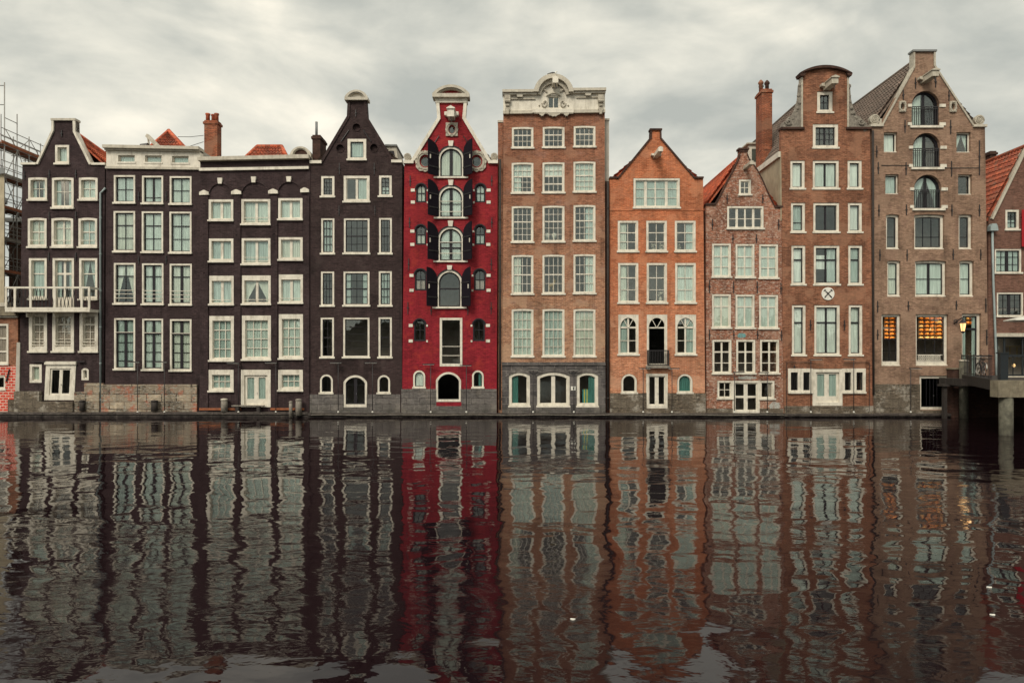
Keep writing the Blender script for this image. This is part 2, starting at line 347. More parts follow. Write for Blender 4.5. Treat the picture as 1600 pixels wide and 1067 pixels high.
def solo(mb, name, mat, label, cat, group=None, smooth=False):
    """a thing that is one mesh, its origin at its base"""
    xs, ys, zs = zip(*mb.v); o_ = ((min(xs) + max(xs)) / 2, (min(ys) + max(ys)) / 2, min(zs))
    o = mb.build(name, mat, None, smooth)
    me = o.data; me.transform(Matrix.Translation(Vector(o_) * -1)); o.location = o_; o['origin'] = o_
    return tag(o, label, cat, group)

# ------------------------------------------------------------------ setting: water, quay, ground
def struct(mb, name, mat, smooth=False): return tag(mb.build(name, mat, None, smooth), kind='structure')
def watermat():
    m, nt, p = newmat('canal_water')
    p.inputs['Base Color'].default_value = (.0085, .0040, .0052, 1); p.inputs['IOR'].default_value = 1.37
    v = coords(nt)
    a = noise(nt, v, .82, 2.2, .42, sc=(.8, 1.1, 1), dist=.4)
    b_ = noise(nt, v, 3.0, 3, .5, sc=(.75, 1.25, 1), dist=.5)
    c = noise(nt, v, .22, 2, .5, sc=(.8, 1.2, 1))
    wind = RAMP(nt, noise(nt, v, .075, 4, .6, sc=(.7, 1.5, 1), loc=(1.3, .2, 0)), [(.42, 0.0), (.6, 1.0)])     # cat's paws
    b_ = MATH(nt, 'MULTIPLY', b_, MATH(nt, 'ADD', .6, MATH(nt, 'MULTIPLY', wind, 1.6)))
    LK(nt, MATH(nt, 'ADD', .008, MATH(nt, 'MULTIPLY', wind, .045)), p.inputs['Roughness'])
    h = MATH(nt, 'ADD', MATH(nt, 'MULTIPLY', a, .030), MATH(nt, 'ADD', MATH(nt, 'MULTIPLY', b_, .0024), MATH(nt, 'MULTIPLY', c, .05)))
    bump(nt, p, h, 1.0); return m
wm = watermat()
struct(MB().add([(-300, -300, 0), (300, -300, 0), (300, .2, 0), (-300, .2, 0)], [(0, 1, 2, 3)]), 'water', wm)
struct(MB().add([(-1500, -1500, -1.2), (1500, -1500, -1.2), (1500, 1500, -1.2), (-1500, 1500, -1.2)], [(0, 1, 2, 3)]), 'ground', 'ground')
struct(MB().box(-600, 3.0, -1.1, 600, 1400, 1.6), 'terrain', 'ground')
q = MB()
for a, b, top in ((-330, 484, .30), (484, 630, .24), (630, 785, .22), (785, 947, .24), (947, 1103, .22), (1103, 1222, .22), (1222, 1366, .20), (1366, 1490, .22)):
    x0 = up(a, 0)[0]; x1 = up(b, 0)[0] - .012
    q.box(x0, -.42, top - .13, x1, .12, top); q.box(x0, -.34, -1.0, x1, .12, top - .13)
struct(q, 'quay', 'ledge')
struct(MB().box(up(1490, 0)[0], -.3, -1, 60, -.02, 2.36).box(27.75, -.02, -1, 60, 4, 2.36), 'pavement', 'bdark')

# trees along the opposite bank, met only in the reflections of the panes
b = MB(); rr = random.Random(2); V = []
for i in range(90):
    u = -110 + i * 2.5; b.ball((u + rr.uniform(-1, 1), -92 + rr.uniform(-4, 4), rr.uniform(3, 9)), (rr.uniform(2.5, 4.5), rr.uniform(2.5, 4), rr.uniform(3, 6.5)), 10, 7)
tag(b.build('far_bank_trees', 'leaf'), kind='stuff')
struct(MB().box(-600, -400, -1.1, 600, -80, 1.6), 'far_bank', 'ground')
# ------------------------------------------------------------------ house kit
WALL = .32
def arc_pts(x0, x1, spring, rise, n=16):
    """points of an arch from its right springing to its left one (pixels)"""
    a = (x1 - x0) / 2; cx = (x0 + x1) / 2
    if rise <= 0: return []
    Rr = (a * a + rise * rise) / (2 * rise); cy = spring - rise + Rr; t = math.asin(min(1, a / Rr))
    if rise > a: return [(cx + a * math.cos(q), spring - rise * math.sin(q)) for q in [math.pi * i / n for i in range(n + 1)]]
    return [(cx + Rr * math.sin(t - 2 * t * i / n), cy - Rr * math.cos(t - 2 * t * i / n)) for i in range(n + 1)]
def shape(x0, y0, x1, y1, rise=0):
    if rise: return [(x0, y1), (x1, y1)] + arc_pts(x0, x1, y0 + rise, rise)
    return [(x0, y1), (x1, y1), (x1, y0), (x0, y0)]
def topat(u, x0, y0, x1, rise):
    if not rise: return y0
    a = (x1 - x0) / 2; c = (x0 + x1) / 2; e = min(a, abs(u - c))
    if rise > a: return y0 + rise - rise * math.sqrt(max(0, 1 - (e / a) ** 2))
    Rr = (a * a + rise * rise) / (2 * rise); return y0 + Rr - math.sqrt(max(0, Rr * Rr - e * e))
class House:
    def __init__(s, name, label, cx, y=0.0, depth=9.0, group='canal houses in the row', cat='house', base=0.0):
        s.y = y; s.depth = depth; s.holes = []
        s.root = empty(name, (up(cx, 0, y)[0], y, base), label, cat, group); s.name = name
    def mb(s, off=0.0, warp=None): return MB(s.y + off, warp)
    def U(s, px, py): return up(px, py, s.y)
    def wall(s, outline, mat, pieces=()):
        """front with its real openings; pieces: fronts above or beside with their own mats"""
        s.mb().prism(outline, 0, WALL, s.holes).build('wall', mat, s.root)
    def body(s, xl, xr, eave, mat, ridge=None, bottom=668, back=True, name='side_wall', inset=.03):
        x0, zt = s.U(xl, eave); x1, _ = s.U(xr, eave); zb = s.U(xl, bottom)[1]; y0, y1 = s.y + WALL, s.y + s.depth
        x0 += inset; x1 -= inset
        b = MB().box(x0, y0, zb, x0 + .25, y1, zt); b.build(name, mat, s.root)
        b = MB().box(x1 - .25, y0, zb, x1, y1, zt); b.build(name, mat, s.root)
        o = [(x0 + .25, zb), (x1 - .25, zb), (x1 - .25, zt)] + ([s.U(*ridge)] if ridge else []) + [(x0 + .25, zt)]
        if ridge: o[3] = (o[3][0], o[3][1] - .15)
        MB().prism(o, y1 - .25, y1, world=True).build('back_wall', mat, s.root)
        zr = max([zb] + [z for z in s.floors]) + 2.4
        if s.floors and s.depth > 3: MB().box(x0 + .26, y0 + 2.0, zb, x1 - .26, y0 + 2.1, min(zt - .05, zr)).build('room_wall', 'room', s.root)
        for z in s.floors: MB().box(x0 + .26, y0 + .02, z - .2, x1 - .26, y1 - .27, z).build('floor', 'floor', s.root)
    floors = ()
    def setfloors(s, *pys): s.floors = [s.U(800, p)[1] for p in pys]
    def gable_roof(s, xl, xr, eave, ridge, mat, hip=None, tilt=0, over=0.0, start=WALL + .01):
        x0, ze = s.U(xl, eave); x1, _ = s.U(xr, eave); rx, rz = s.U(*ridge); a, b = s.y + start, s.y + s.depth
        rb = s.y + hip if hip is not None else b
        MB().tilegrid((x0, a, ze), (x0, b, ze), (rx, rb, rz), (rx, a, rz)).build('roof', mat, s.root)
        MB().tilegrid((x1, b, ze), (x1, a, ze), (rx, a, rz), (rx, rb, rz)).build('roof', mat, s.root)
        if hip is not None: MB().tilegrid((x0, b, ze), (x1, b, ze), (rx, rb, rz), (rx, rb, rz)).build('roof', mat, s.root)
        t = MB().tube([(rx, a, rz + .05), (rx, rb, rz + .05)], .11, 8)
        if hip is not None:
            for xx in (x0, x1): t.tube([(rx, rb, rz + .05), (xx, b, ze + .05)], .11, 8)
        t.build('ridge_tiles', mat, s.root, True)
    def flat_roof(s, xl, xr, py):
        x0, z = s.U(xl, py); x1, _ = s.U(xr, py)
        MB().box(x0 + .04, s.y + WALL, z - .25, x1 - .04, s.y + s.depth - .02, z).build('roof', 'lead', s.root)
    def bar(s, name, u0, v0, u1, v1, d0, d1, mat, label=None): return s.mb().bar(u0, v0, u1, v1, d0, d1).build(name, mat, s.root, label=label)
    def prism(s, name, pts, d0, d1, mat, holes=(), parent=None): return s.mb().prism(pts, d0, d1, holes).build(name, mat, parent or s.root)
    def anchors(s, pts, h=18, mat='iron'):
        for u, v, *r in pts:
            hh = r[0] if r else h; b = s.mb(); b.bar(u - .55, v, u + .55, v + hh, -.05, .02); b.bar(u - 1.4, v + hh * .45, u + 1.4, v + hh * .45 + 1.4, -.07, .02)
            b.build('wall_anchor', mat, s.root)
def grid_bars(b, x0, y0, x1, y1, rise, vs, hs, mw, d0, d1):
    """glazing bars at fractions of the pane"""
    for f in vs:
        f, wd = f if isinstance(f, tuple) else (f, mw)
        u = x0 + (x1 - x0) * f; b.bar(u - wd / 2, topat(u, x0, y0, x1, rise), u + wd / 2, y1, d0, d1)
    k = 0
    for f in hs:
        f, wd = f if isinstance(f, tuple) else (f, mw)
        v = y0 + (y1 - y0) * f; l, r_ = x0, x1
        if rise and v < y0 + rise:
            l = next((x0 + i * .25 for i in range(400) if topat(x0 + i * .25, x0, y0, x1, rise) < v), x0); r_ = x0 + x1 - l
        b.bar(l, v - wd / 2, r_, v + wd / 2, d0 + .003, d1 - .003)
def curtain_mesh(h, x0, y0, x1, y1, rise, d, wave=.028, per=3.4, warp=None, topf=None):
    b = h.mb(0, warp); n = max(4, int((x1 - x0) / .8)); V = []; F = []; ph = random.random() * 6
    for i in range(n + 1):
        u = x0 + (x1 - x0) * i / n; dd = d + wave * (.5 + .5 * math.sin(u * 2 * math.pi / per + ph + math.sin(u * .9 + ph)))
        t = topat(u, x0, y0, x1, rise) if topf is None else topf(u)
        V += [b.m(u, t, dd), b.m(u, y1, dd)]
    for i in range(n): F.append((2 * i, 2 * i + 1, 2 * i + 3, 2 * i + 2))
    nn = len(V); o_ = [(p[0], p[1] + .006, p[2]) for p in V]          # a cloth has a thickness
    b.add(V + o_, F + [tuple(j + nn for j in f[::-1]) for f in F]); return b
def win(h, x0, y0, x1, y1, rise=0, fr=4.0, top=None, bot=None, mat='white', rec=.02, sd=.06, sash=1.2, smat=None, v=(), hz=(), mw=.85,
        cur=None, cmat='curtain', sill=True, smatl='white', bars=(), skew=0, door=False, glass='glass', frd=.14, hole=True, cd=.05, name=None, blind=None, leafs=None, sillw=1.6):
    """a window or glazed door as one part of the house, with its sash, pane, curtain and sill below it"""
    warp = (lambda u, q: (u + skew * (q - y0) / (y1 - y0), q)) if skew else None
    wf = warp or (lambda u, q: (u, q))
    top = fr if top is None else top; bot = fr if bot is None else bot
    out = shape(x0, y0, x1, y1, rise)
    if hole: h.holes.append([wf(*p) for p in out])
    ri = rise * (x1 - x0 - 2 * fr) / (x1 - x0) if rise else 0
    ix0, iy0, ix1, iy1 = x0 + fr, y0 + top, x1 - fr, y1 - bot
    inn = shape(ix0, iy0, ix1, iy1, ri)
    e = .35
    root = h.mb(0, warp).prism(shape(x0 - e, y0 - e, x1 + e, y1 + e, rise), rec, rec + frd + sd, [inn]).build(name or ('door' if door else 'window'), mat, h.root)
    smat = smat or mat; d0 = rec + sd
    if sash or v or hz:
        b = h.mb(0, warp)
        if sash: b.prism(shape(ix0 - .2, iy0 - .2, ix1 + .2, iy1 + .2, ri), d0, d0 + .06, [shape(ix0 + sash, iy0 + sash, ix1 - sash, iy1 - sash, max(0, ri - sash * .5) if ri else 0)])
        grid_bars(b, ix0, iy0, ix1, iy1, ri, v, hz, mw, d0 + .006, d0 + .05)
        b.build('leaf' if door else 'sash', smat, root)
    if leafs:                                # solid lower panels of a door leaf
        h.mb(0, warp).bar(ix0, iy1 - (iy1 - iy0) * leafs, ix1, iy1, d0 - .004, d0 + .045).build('door_panel', smat, root)
    h.mb(0, warp).prism(shape(ix0 - .2, iy0 - .2, ix1 + .2, iy1 + .2, ri), d0 + .028, d0 + .034).build('pane', glass, root)
    if cmat == 'curtain' and cur: cmat = random.choice(['curtain', 'curtain', 'curtain_cream', 'curtain_dull'])
    dc = d0 + cd; W = ix1 - ix0; H = iy1 - iy0
    def cm(a, b_, t=0, bt=1, topf=None, mt=None, **k): curtain_mesh(h, a, iy0 + H * t, b_, iy0 + H * bt, ri if t == 0 and a <= ix0 and b_ >= ix1 else 0, dc, warp=warp, topf=topf, **k).build('curtain', mt or cmat, root)
    tf = lambda u: topat(u, ix0, iy0, ix1, ri)
    if cur == 'full': cm(ix0, ix1, topf=tf)
    elif cur == 'net': cm(ix0, ix1, topf=tf, wave=.02, per=2.3)
    elif cur == 'sides': cm(ix0, ix0 + W * .27, topf=tf); cm(ix1 - W * .27, ix1, topf=tf)
    elif cur == 'wide': cm(ix0, ix0 + W * .42, topf=tf); cm(ix1 - W * .42, ix1, topf=tf)
    elif cur == 'l': cm(ix0, ix0 + W * .42, topf=tf)
    elif cur == 'r': cm(ix1 - W * .42, ix1, topf=tf)
    elif cur == 'low': cm(ix0, ix1, .5, 1)
    elif cur == 'drape':
        for sg, a in ((1, ix0), (-1, ix1)):
            b = h.mb(0, warp); V = []
            for i in range(9):
                t = i / 8; wdt = W * (.48 - .36 * min(1, t * 1.25) ** 1.2); V += [b.m(a, iy0 + H * t, dc), b.m(a + sg * wdt * .5, iy0 + H * t, dc + .05), b.m(a + sg * wdt, iy0 + H * t, dc)]
            F = []
            for i in range(8):
                for k in (0, 1): F.append((3 * i + k, 3 * i + k + 1, 3 * i + k + 4, 3 * i + k + 3))
            n = len(V); b.add(V + [(p[0], p[1] + .008, p[2]) for p in V], F + [tuple(j + n for j in f) for f in F]).build('curtain', cmat, root)
    if blind:
        h.mb(0, warp).bar(ix0 + .2, iy0 + H * blind[0], ix1 - .2, iy0 + H * blind[1], d0 + .075, d0 + .083).build('blind', 'blind', root)
    if sill and not door:
        h.mb(0, warp).bar(x0 - sillw, y1 - 1.6, x1 + sillw, y1 + 1.1, rec - .09, rec + .03).build('sill', smatl, root)
    for f in bars:
        vv = y0 + (y1 - y0) * f; h.mb(0, warp).bar(ix0 - 1, vv - .45, ix1 + 1, vv + .45, rec - .02, rec + .012).build('safety_bar', 'white', root)
    if door:
        u = (ix0 + ix1) / 2 + 1.6; vv = iy0 + H * .58; k = h.mb(0, warp); k.bar(u - .25, vv, u + .25, vv + 2.6, d0 - .05, d0 - .03); k.bar(u - .2, vv + 1, u + .2, vv + 1.5, d0 - .035, d0 + .01); k.build('handle', 'chrome', root)
    return root
def coping(h, pts, wd, d0, d1, mat, name='coping', side=1):
    """a band laid along a gable edge, its own width to one side of the line"""
    for a, b in zip(pts, pts[1:]):
        dx, dy = b[0] - a[0], b[1] - a[1]; L = math.hypot(dx, dy); nx, ny = -dy / L * wd * side, dx / L * wd * side
        h.prism(name, [a, b, (b[0] + nx, b[1] + ny), (a[0] + nx, a[1] + ny)], d0, d1, mat)
def band(h, pts, wd, d0, d1, mat, name='coping'):
    """one mitred band below or beside a polyline (pixels), as one part"""
    off = []
    for i, p in enumerate(pts):
        n = Vector((0, 0))
        for a, b in ((i - 1, i), (i, i + 1)):
            if 0 <= a and b < len(pts):
                t = Vector((pts[b][0] - pts[a][0], pts[b][1] - pts[a][1])).normalized(); n += Vector((-t.y, t.x))
        n.normalize()
        q = i - 1 if i else 0; t = Vector((pts[q + 1][0] - pts[q][0], pts[q + 1][1] - pts[q][1])).normalized(); c = max(.4, n.dot(Vector((-t.y, t.x))))
        off.append((p[0] + n.x * wd / c, p[1] + n.y * wd / c))
    return h.prism(name, list(pts) + off[::-1], d0, d1, mat)
def rosette(h, u, v, r, mat='stone_white', name='scroll_ornament', foot=True):
    """stone volute on a gable shoulder"""
    x, z = h.U(u, v); k = r / S; b = MB()
    b.lathe([(k * .98, .0), (k, .03), (k * .97, .22), (k * .8, .25)], (x, h.y - .05, z), 'y', 22)
    sp = [(x + k * (.82 - .075 * i / 3) * math.cos(i * .52), h.y - .06, z + k * (.82 - .075 * i / 3) * math.sin(i * .52)) for i in range(28)]
    b.tube(sp, k * .13, 6); b.ball((x, h.y - .06, z), k * .22, 8, 5)
    return b.build(name, mat, h.root)
def oval_frame(h, u, v, rx, ry, irx, iry, lobes=12, mat='stone_white', name='oval_window', square=0):
    """carved stone frame with a lobed edge round a small oval light"""
    n = 72; out = []
    for i in range(n):
        a = 2 * math.pi * i / n; c, s_ = math.cos(a), math.sin(a)
        q = 1 / max(abs(c), abs(s_)) if square else 1; q = 1 + (q - 1) * square
        k = q * (1 + .045 * math.cos(lobes * a)); out.append((u + rx * k * c, v + ry * k * s_))
    inn = [(u + irx * math.cos(2 * math.pi * i / 28), v + iry * math.sin(2 * math.pi * i / 28)) for i in range(28)]
    h.holes.append(inn); big = [(u + irx * 1.25 * math.cos(2 * math.pi * i / 28), v + iry * 1.25 * math.sin(2 * math.pi * i / 28)) for i in range(28)]
    root = h.prism(name, out, -.09, .0 + .01, mat, [big])
    b = h.mb(); pts = [b.m(u + rx * .78 * (1 + .18 * square * (abs(math.sin(2 * 2 * math.pi * i / 32)))) * math.cos(2 * math.pi * i / 32), v + ry * .78 * (1 + .18 * square * abs(math.sin(2 * 2 * math.pi * i / 32))) * math.sin(2 * math.pi * i / 32), -.10) for i in range(32)]
    b.tube(pts, .035, 6, True)
    for i in range(lobes):
        a = 2 * math.pi * (i + .5) / lobes; p = b.m(u + rx * .93 * math.cos(a), v + ry * .93 * math.sin(a), -.09); b.ball(p, .055, 6, 4)
    b.build('carving', mat, root)
    h.prism('frame', big, .10, .16, 'white_old', [[(u + irx * .86 * math.cos(2 * math.pi * i / 28), v + iry * .86 * math.sin(2 * math.pi * i / 28)) for i in range(28)]], root)
    h.prism('pane', [(u + irx * 1.1 * math.cos(2 * math.pi * i / 28), v + iry * 1.1 * math.sin(2 * math.pi * i / 28)) for i in range(28)], .125, .131, 'glass', (), root)
    return root
def blind_oculus(h, u, v, r, mat):
    h.holes.append([(u + r * math.cos(2 * math.pi * i / 26), v + r * math.sin(2 * math.pi * i / 26)) for i in range(26)])
    ring = lambda k: [(u + r * k * math.cos(2 * math.pi * i / 26), v + r * k * math.sin(2 * math.pi * i / 26)) for i in range(26)]
    root = h.prism('round_recess', ring(1.06), .16, .30, mat)
    h.prism('rim', ring(1.14), -.03, .02, mat, [ring(.99)], root)
    return root
def hoist(h, u, v, wd, ht, out, mat='white', hood=True, wings=True):
    """hoisting beam out of the gable, with a little hood and side brackets"""
    x, z = h.U(u, v); k = wd / S / 2; t = ht / S; y = h.y; b = MB()
    b.prism([(x - k, z - t), (x + k, z - t), (x + k, z), (x, z + t * .28), (x - k, z)], y - out, y + .05, world=True)
    root = b.build('hoist_beam', mat, h.root)
    if wings:
        for sg in (-1, 1): MB().prism([(x + sg * k * 2.1, z - t * .45), (x + sg * k * 1.05, z - t * .6), (x + sg * k * 1.05, z), (x + sg * k * 2.1, z - t * .05)], y - .3, y + .02, world=True).build('bracket', mat, root)
    if hood: MB().prism([(x - k * 1.25, z - .02), (x + k * 1.25, z - .02), (x + k * 1.25, z + .03), (x, z + t * .36), (x - k * 1.25, z + .03)], y - out - .07, y + .02, world=True).build('hood', mat, root)
    MB().tube([(x, y - out + .12, z - t), (x, y - out + .12, z - t - .12), (x + .05, y - out + .12, z - t - .2), (x, y - out + .12, z - t - .27)], .022, 6).build('hook', 'iron', root)
    return root
def curved_cap(h, u0, u1, v, rise, mat, infill=None, over=.25, th=3.2, base=4, name='pediment'):
    """segmental pediment: a base moulding, an arched moulding over it and the field between"""
    root = h.bar(name, u0, v - base, u1, v, -over, WALL + .1, mat)
    o = arc_pts(u0, u1, v - base, rise, 20); i_ = arc_pts(u0 + th * 1.6, u1 - th * 1.6, v - base, rise - th, 20)
    h.prism('arched_moulding', o + i_[::-1], -over, WALL + .1, mat, (), root)
    h.prism('lower_moulding', arc_pts(u0 + 2.5, u1 - 2.5, v - base, rise - th * .55, 20) + arc_pts(u0 + th * 2.2, u1 - th * 2.2, v - base, max(1, rise - th * 1.5), 20)[::-1], -over * .6, WALL, mat, (), root)
    h.prism('field', arc_pts(u0 + 4, u1 - 4, v - base, rise - th * .8, 20), .0, WALL - .03, infill or mat, (), root)
    return root
def pipe(h, u, v0, v1, mat='zinc', r=.05, elbow=0):
    x, z0 = h.U(u, v0); _, z1 = h.U(u, v1); y = h.y - .09
    p = [(x, y, z1), (x, y, z0)]
    if elbow: p += [(x + elbow * .35, y, z0 + .06), (x + elbow, y + .05, z0 + .3)]
    o = MB().tube(p, r, 8).build('drainpipe', mat, h.root, True)
    n = max(1, int((z0 - z1) / 2.2)); b = MB()
    for i in range(n + 1): zz_ = z1 + (z0 - z1) * (i + .3) / (n + 1); b.lathe([(r * 1.35, 0), (r * 1.35, .06)], (x, y, zz_), 'z', 8); b.box(x - .02, y, zz_, x + .02, y + .12, zz_ + .05)
    b.build('pipe_bracket', mat, o)
    return o
def chimney(h, u0, u1, v0, v1, dy, mat, pots=0, name='chimney', dep=.9, crown=True, potmat='tile_red'):
    x0, z1 = up(u0, v0, h.y + dy); x1, z0 = up(u1, v1, h.y + dy); y = h.y + dy
    root = MB().box(x0, y, z0, x1, y + dep, z1).build(name, mat, h.root)
    if crown: MB().box(x0 - .06, y - .06, z1 - .24, x1 + .06, y + dep + .06, z1 - .1).build('crown_course', mat, root)
    for i in range(pots):
        cx = x0 + (x1 - x0) * (i + .5) / pots; MB().lathe([(.13, -.05), (.12, .35), (.15, .4), (.15, .48), (.10, .48), (.10, .2)], (cx, y + dep * (.35 + .3 * (i % 2)), z1), 'z', 12).build('chimney_pot', potmat, root, True)
    return root
def plinth(h, u0, u1, vt, mat, cuts=(), vb=668, d=-.05, name='stone_base', vtr=None):
    """stone foot of a house front, pieced round its openings: cuts = (u0, u1, foot of the opening)"""
    b = h.mb(); cur = u0
    for a, c, foot in sorted(cuts):
        if a > cur: b.bar(cur, vt, a, vb, d, .02)
        if foot < vb - 1: b.bar(a, foot, c, vb, d, .02)
        cur = c
    if u1 > cur: b.bar(cur, vt, u1, vb, d, .02)
    return b.build(name, mat, h.root)

# ================================================================== black house with white balcony
h = House('canal_house', 'black brick house with white balcony and a bare flat topped neck gable', 97, 0.02, 4.4)
h.setfloors(330, 397, 480, 560)
K = dict(fr=3.1, rec=-.03, sd=.15, bot=4.4)
for i, (x0, x1) in enumerate(((45, 73.5), (82, 115), (124, 152.5))):
    mid = i == 1
    win(h, x0, 278, x1, 326 if mid else 313.5, v=(.5,), hz=(.48,) if not mid else (.45,), cur=('sides', 'sides', 'full')[i], rise=1, **K)
    win(h, x0 - .7, 341, x1 - .7, 387, v=((.5, 2.4 if mid else .85),) , hz=((.47, 1.8),) if not mid else (.32,), cur='full' if i != 1 else 'wide', bars=(.76,), rise=1.4, **K)
win(h, 46, 404, 73, 468, hz=((.36, 1.6),), cur='full', cmat='curtain_grey', **K)
win(h, 83, 404, 115.5, 484.5, v=((.5, 3.5),), hz=((.28, 3),), cur='sides', cmat='curtain_grey', door=True, leafs=.22, **K)
win(h, 124.5, 404, 152, 468.5, hz=((.36, 1.6),), cur='drape', cmat='curtain_grey', **K)
for x0, x1 in ((46, 73.5), (82.5, 115.5), (125, 153)):
    win(h, x0, 489, x1, 550, v=(.5,), hz=((.28, 2.4), .52, .75), cur='full', cmat='curtain_rose', bars=(.74, .82), **{**K, 'bot': 8, 'fr': 4.6})
win(h, 87, 227.5, 108, 257, cur='full', **K)
win(h, 47, 569.5, 65, 597.5, cur='full', fr=3.4, rec=-.02, sd=.1, sill=False)
win(h, 128, 575.5, 138.5, 593.5, rise=3, cur=None, fr=2.6, rec=-.02, sd=.08, sill=False)
win(h, 73, 569, 119, 624.5, v=((.5, 5),), fr=6.5, bot=7.5, rec=-.05, sd=.06, sash=2.5, cur=None, door=True, skew=-2.8)
h.bar('door_hood', 71.5, 564.6, 120.5, 569.6, -.14, .02, 'white')
out = [(29.2, 668), (160.5, 668), (163.8, 257), (143.6, 257), (119, 206), (118.6, 188), (82, 188), (82, 204), (57, 257), (35, 257)]
h.wall(out, 'black_brick')
h.body(35, 163.5, 257, 'black_brick', ridge=(101, 197))
h.gable_roof(60, 163, 256, (101, 200), 'tile_red', hip=1.0)
band(h, [(57.5, 256.5), (82, 204), (82, 188)], 3.2, -.10, WALL + .02, 'white')
band(h, [(118.6, 188), (119, 206), (143.8, 256.5)], 3.6, -.10, WALL + .02, 'white')
h.bar('coping', 81, 186, 119.6, 189.4, -.12, WALL + .06, 'white_old')
h.bar('coping', 33.6, 254.6, 57.4, 258, -.10, WALL + .04, 'white'); h.bar('coping', 143.4, 255, 165, 258.4, -.10, WALL + .04, 'white')
h.anchors([(38.5, 268), (77.5, 266), (119, 266), (77.5, 331), (119, 331), (77, 395), (119, 395)], 13)
h.anchors([(96.8, 204, 10)])
# balcony: floor slab, brackets, rails with panels of wavy bars
d0, d1 = -.95, 0
bal = h.bar('balcony', 26.5, 484.5, 155.5, 488.8, d0, -.001, 'white')
def rail(u0, u1, v0, v1, dd): return h.mb().bar(u0, v0, u1, v1, dd, dd + .06)
t = h.mb(); t.bar(26, 450.5, 156, 453.2, d0, d0 + .07); t.bar(26, 450.5, 27.6, 453.2, d0 + .07, -.002); t.bar(154.5, 450.5, 156, 453.2, d0 + .07, -.002); t.build('handrail', 'white', bal)
t = h.mb(); t.bar(27.6, 482.0, 154.5, 484.4, d0 + .01, d0 + .06); t.build('bottom_rail', 'white', bal)
for u in (26, 39.5, 63.5, 100.5, 141.5, 152.8): h.mb().bar(u, 453, u + 3.2, 484.4, d0 + .008, d0 + .065).build('post', 'white', bal)
t = h.mb()
for i in range(44):
    u = 30 + i * 2.85
    if any(a - 1 < u < a + 4 for a in (39.5, 63.5, 100.5, 141.5, 152.8)): continue
    s_ = 1 if i % 2 else -1
    t.tube([t.m(u + s_ * 1.0 * math.sin(k / 8 * math.pi * 2), 453 + 29.5 * k / 8, d0 + .035) for k in range(9)], .017, 5)
t.build('wavy_bars', 'iron', bal)
for u in (50, 92, 134): h.prism('bracket', [(u, 488.7), (u + 2.2, 488.7), (u + 2.2, 496), (u, 496)], -.5, .01, 'white', parent=bal)
pipe(h, 158.5, 302, 642, 'zinc', .055, .25)
plinth(h, 27, 66, 611, 'ashlar_stain', vb=668, d=-.28); plinth(h, 65, 119, 627, 'ashlar_stain', d=-.34); plinth(h, 119.5, 158, 612, 'ashlar_mix', d=-.22)
plinth(h, 133.5, 162.6, 598.5, 'ashlar_mix', d=-.12)

# ================================================================== black house with white attic
h = House('canal_house', 'black brick house with long white attic storey above three columns of dark sashes', 239, 0.06)
h.setfloors(325, 403, 487, 590)
K = dict(fr=2.2, rec=-.02, sd=.11, smat='dark', sash=1.5, bot=3)
cols = ((178.5, 211), (222.5, 254.7), (265.7, 299))
for i, (x0, x1) in enumerate(cols):
    win(h, x0, 274.5 + .8 * i, x1, 318 + i, v=((.5, 3 if i == 1 else 1),), hz=(.5,) if i != 1 else (.8,), cur='net', **K)
    win(h, x0 - .4, 330.5 + .5 * i, x1, 394 + i, v=(.5,), hz=((.33, 1.6), .67), cur='full' if i != 1 else 'net', **K)
    win(h, x0, 411.5 + .6 * i, x1 + .5, 475.4 + i * .7, v=((.5, 1.2 if i == 0 else 4),), hz=((.3, 1.6),), cur='drape' if i == 0 else 'full', blind=(0, .29), bars=(.66, .75, .85), **K)
    win(h, x0 + .4, 497.5 + .8 * i, x1, 577.5 + i, v=((.5, 4),), hz=((.27, 3), .47, .66, .85), cur='full', bars=(.27,), cmat='curtain' if i else 'curtain_grey', **K)
h.wall([(164.2, 668), (314, 668), (313.6, 262.6), (165.6, 262.6)], 'black_brick')
h.body(165.4, 313.4, 262, 'black_brick'); h.flat_roof(166, 313, 236)
hs = h.holes; h.holes = []
for x0, x1, y in ((185.5, 211.5, 243), (227.3, 253.4, 243.6), (269.5, 295.7, 244.4)): win(h, x0, y, x1, y + 12, fr=1.2, rec=.0, sd=.05, sash=1, mat='white_old', sill=True, cur='full', cmat='curtain_grey')
h.prism('attic_front', [(167, 262.6), (313.6, 264.6), (313.6, 236.5), (167, 234)], -.06, WALL, 'white', h.holes); h.holes = hs
x0, z0 = h.U(167, 262.4); x1, z1 = h.U(313.4, 234)
MB().box(x0, h.y + WALL, z0, x0 + .2, h.y + 8, z1).box(x1 - .2, h.y + WALL, z0, x1, h.y + 8, z1).build('attic_side', 'pale_plaster', h.root)
h.prism('cornice', [(165.2, 233.5), (314.4, 236.2), (314.4, 231.6), (165.2, 228.8)], -.36, WALL + .1, 'white_old'); h.prism('cornice', [(166, 236), (313.6, 238.6), (313.6, 236.1), (166, 233.4)], -.2, WALL, 'white_old')
h.prism('string_course', [(166, 264.2), (313.8, 266.2), (313.8, 262.6), (166, 260.4)], -.12, .02, 'white_old')
ya = 4.5
def qq(u, v, d): x, z = up(u, v, h.y + d); return (x, h.y + d, z)
pk = qq(263.5, 204.5, 6.2); e0, e1, e2, e3 = qq(229, 235, 4.2), qq(292, 235, 4.2), qq(292, 235, 8.4), qq(229, 235, 8.4)
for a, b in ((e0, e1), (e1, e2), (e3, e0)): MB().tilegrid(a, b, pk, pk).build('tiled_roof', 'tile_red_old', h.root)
MB().tube([pk, e0], .12, 8).tube([pk, e1], .14, 8).build('ridge_tiles', 'tile_red', h.root, True)
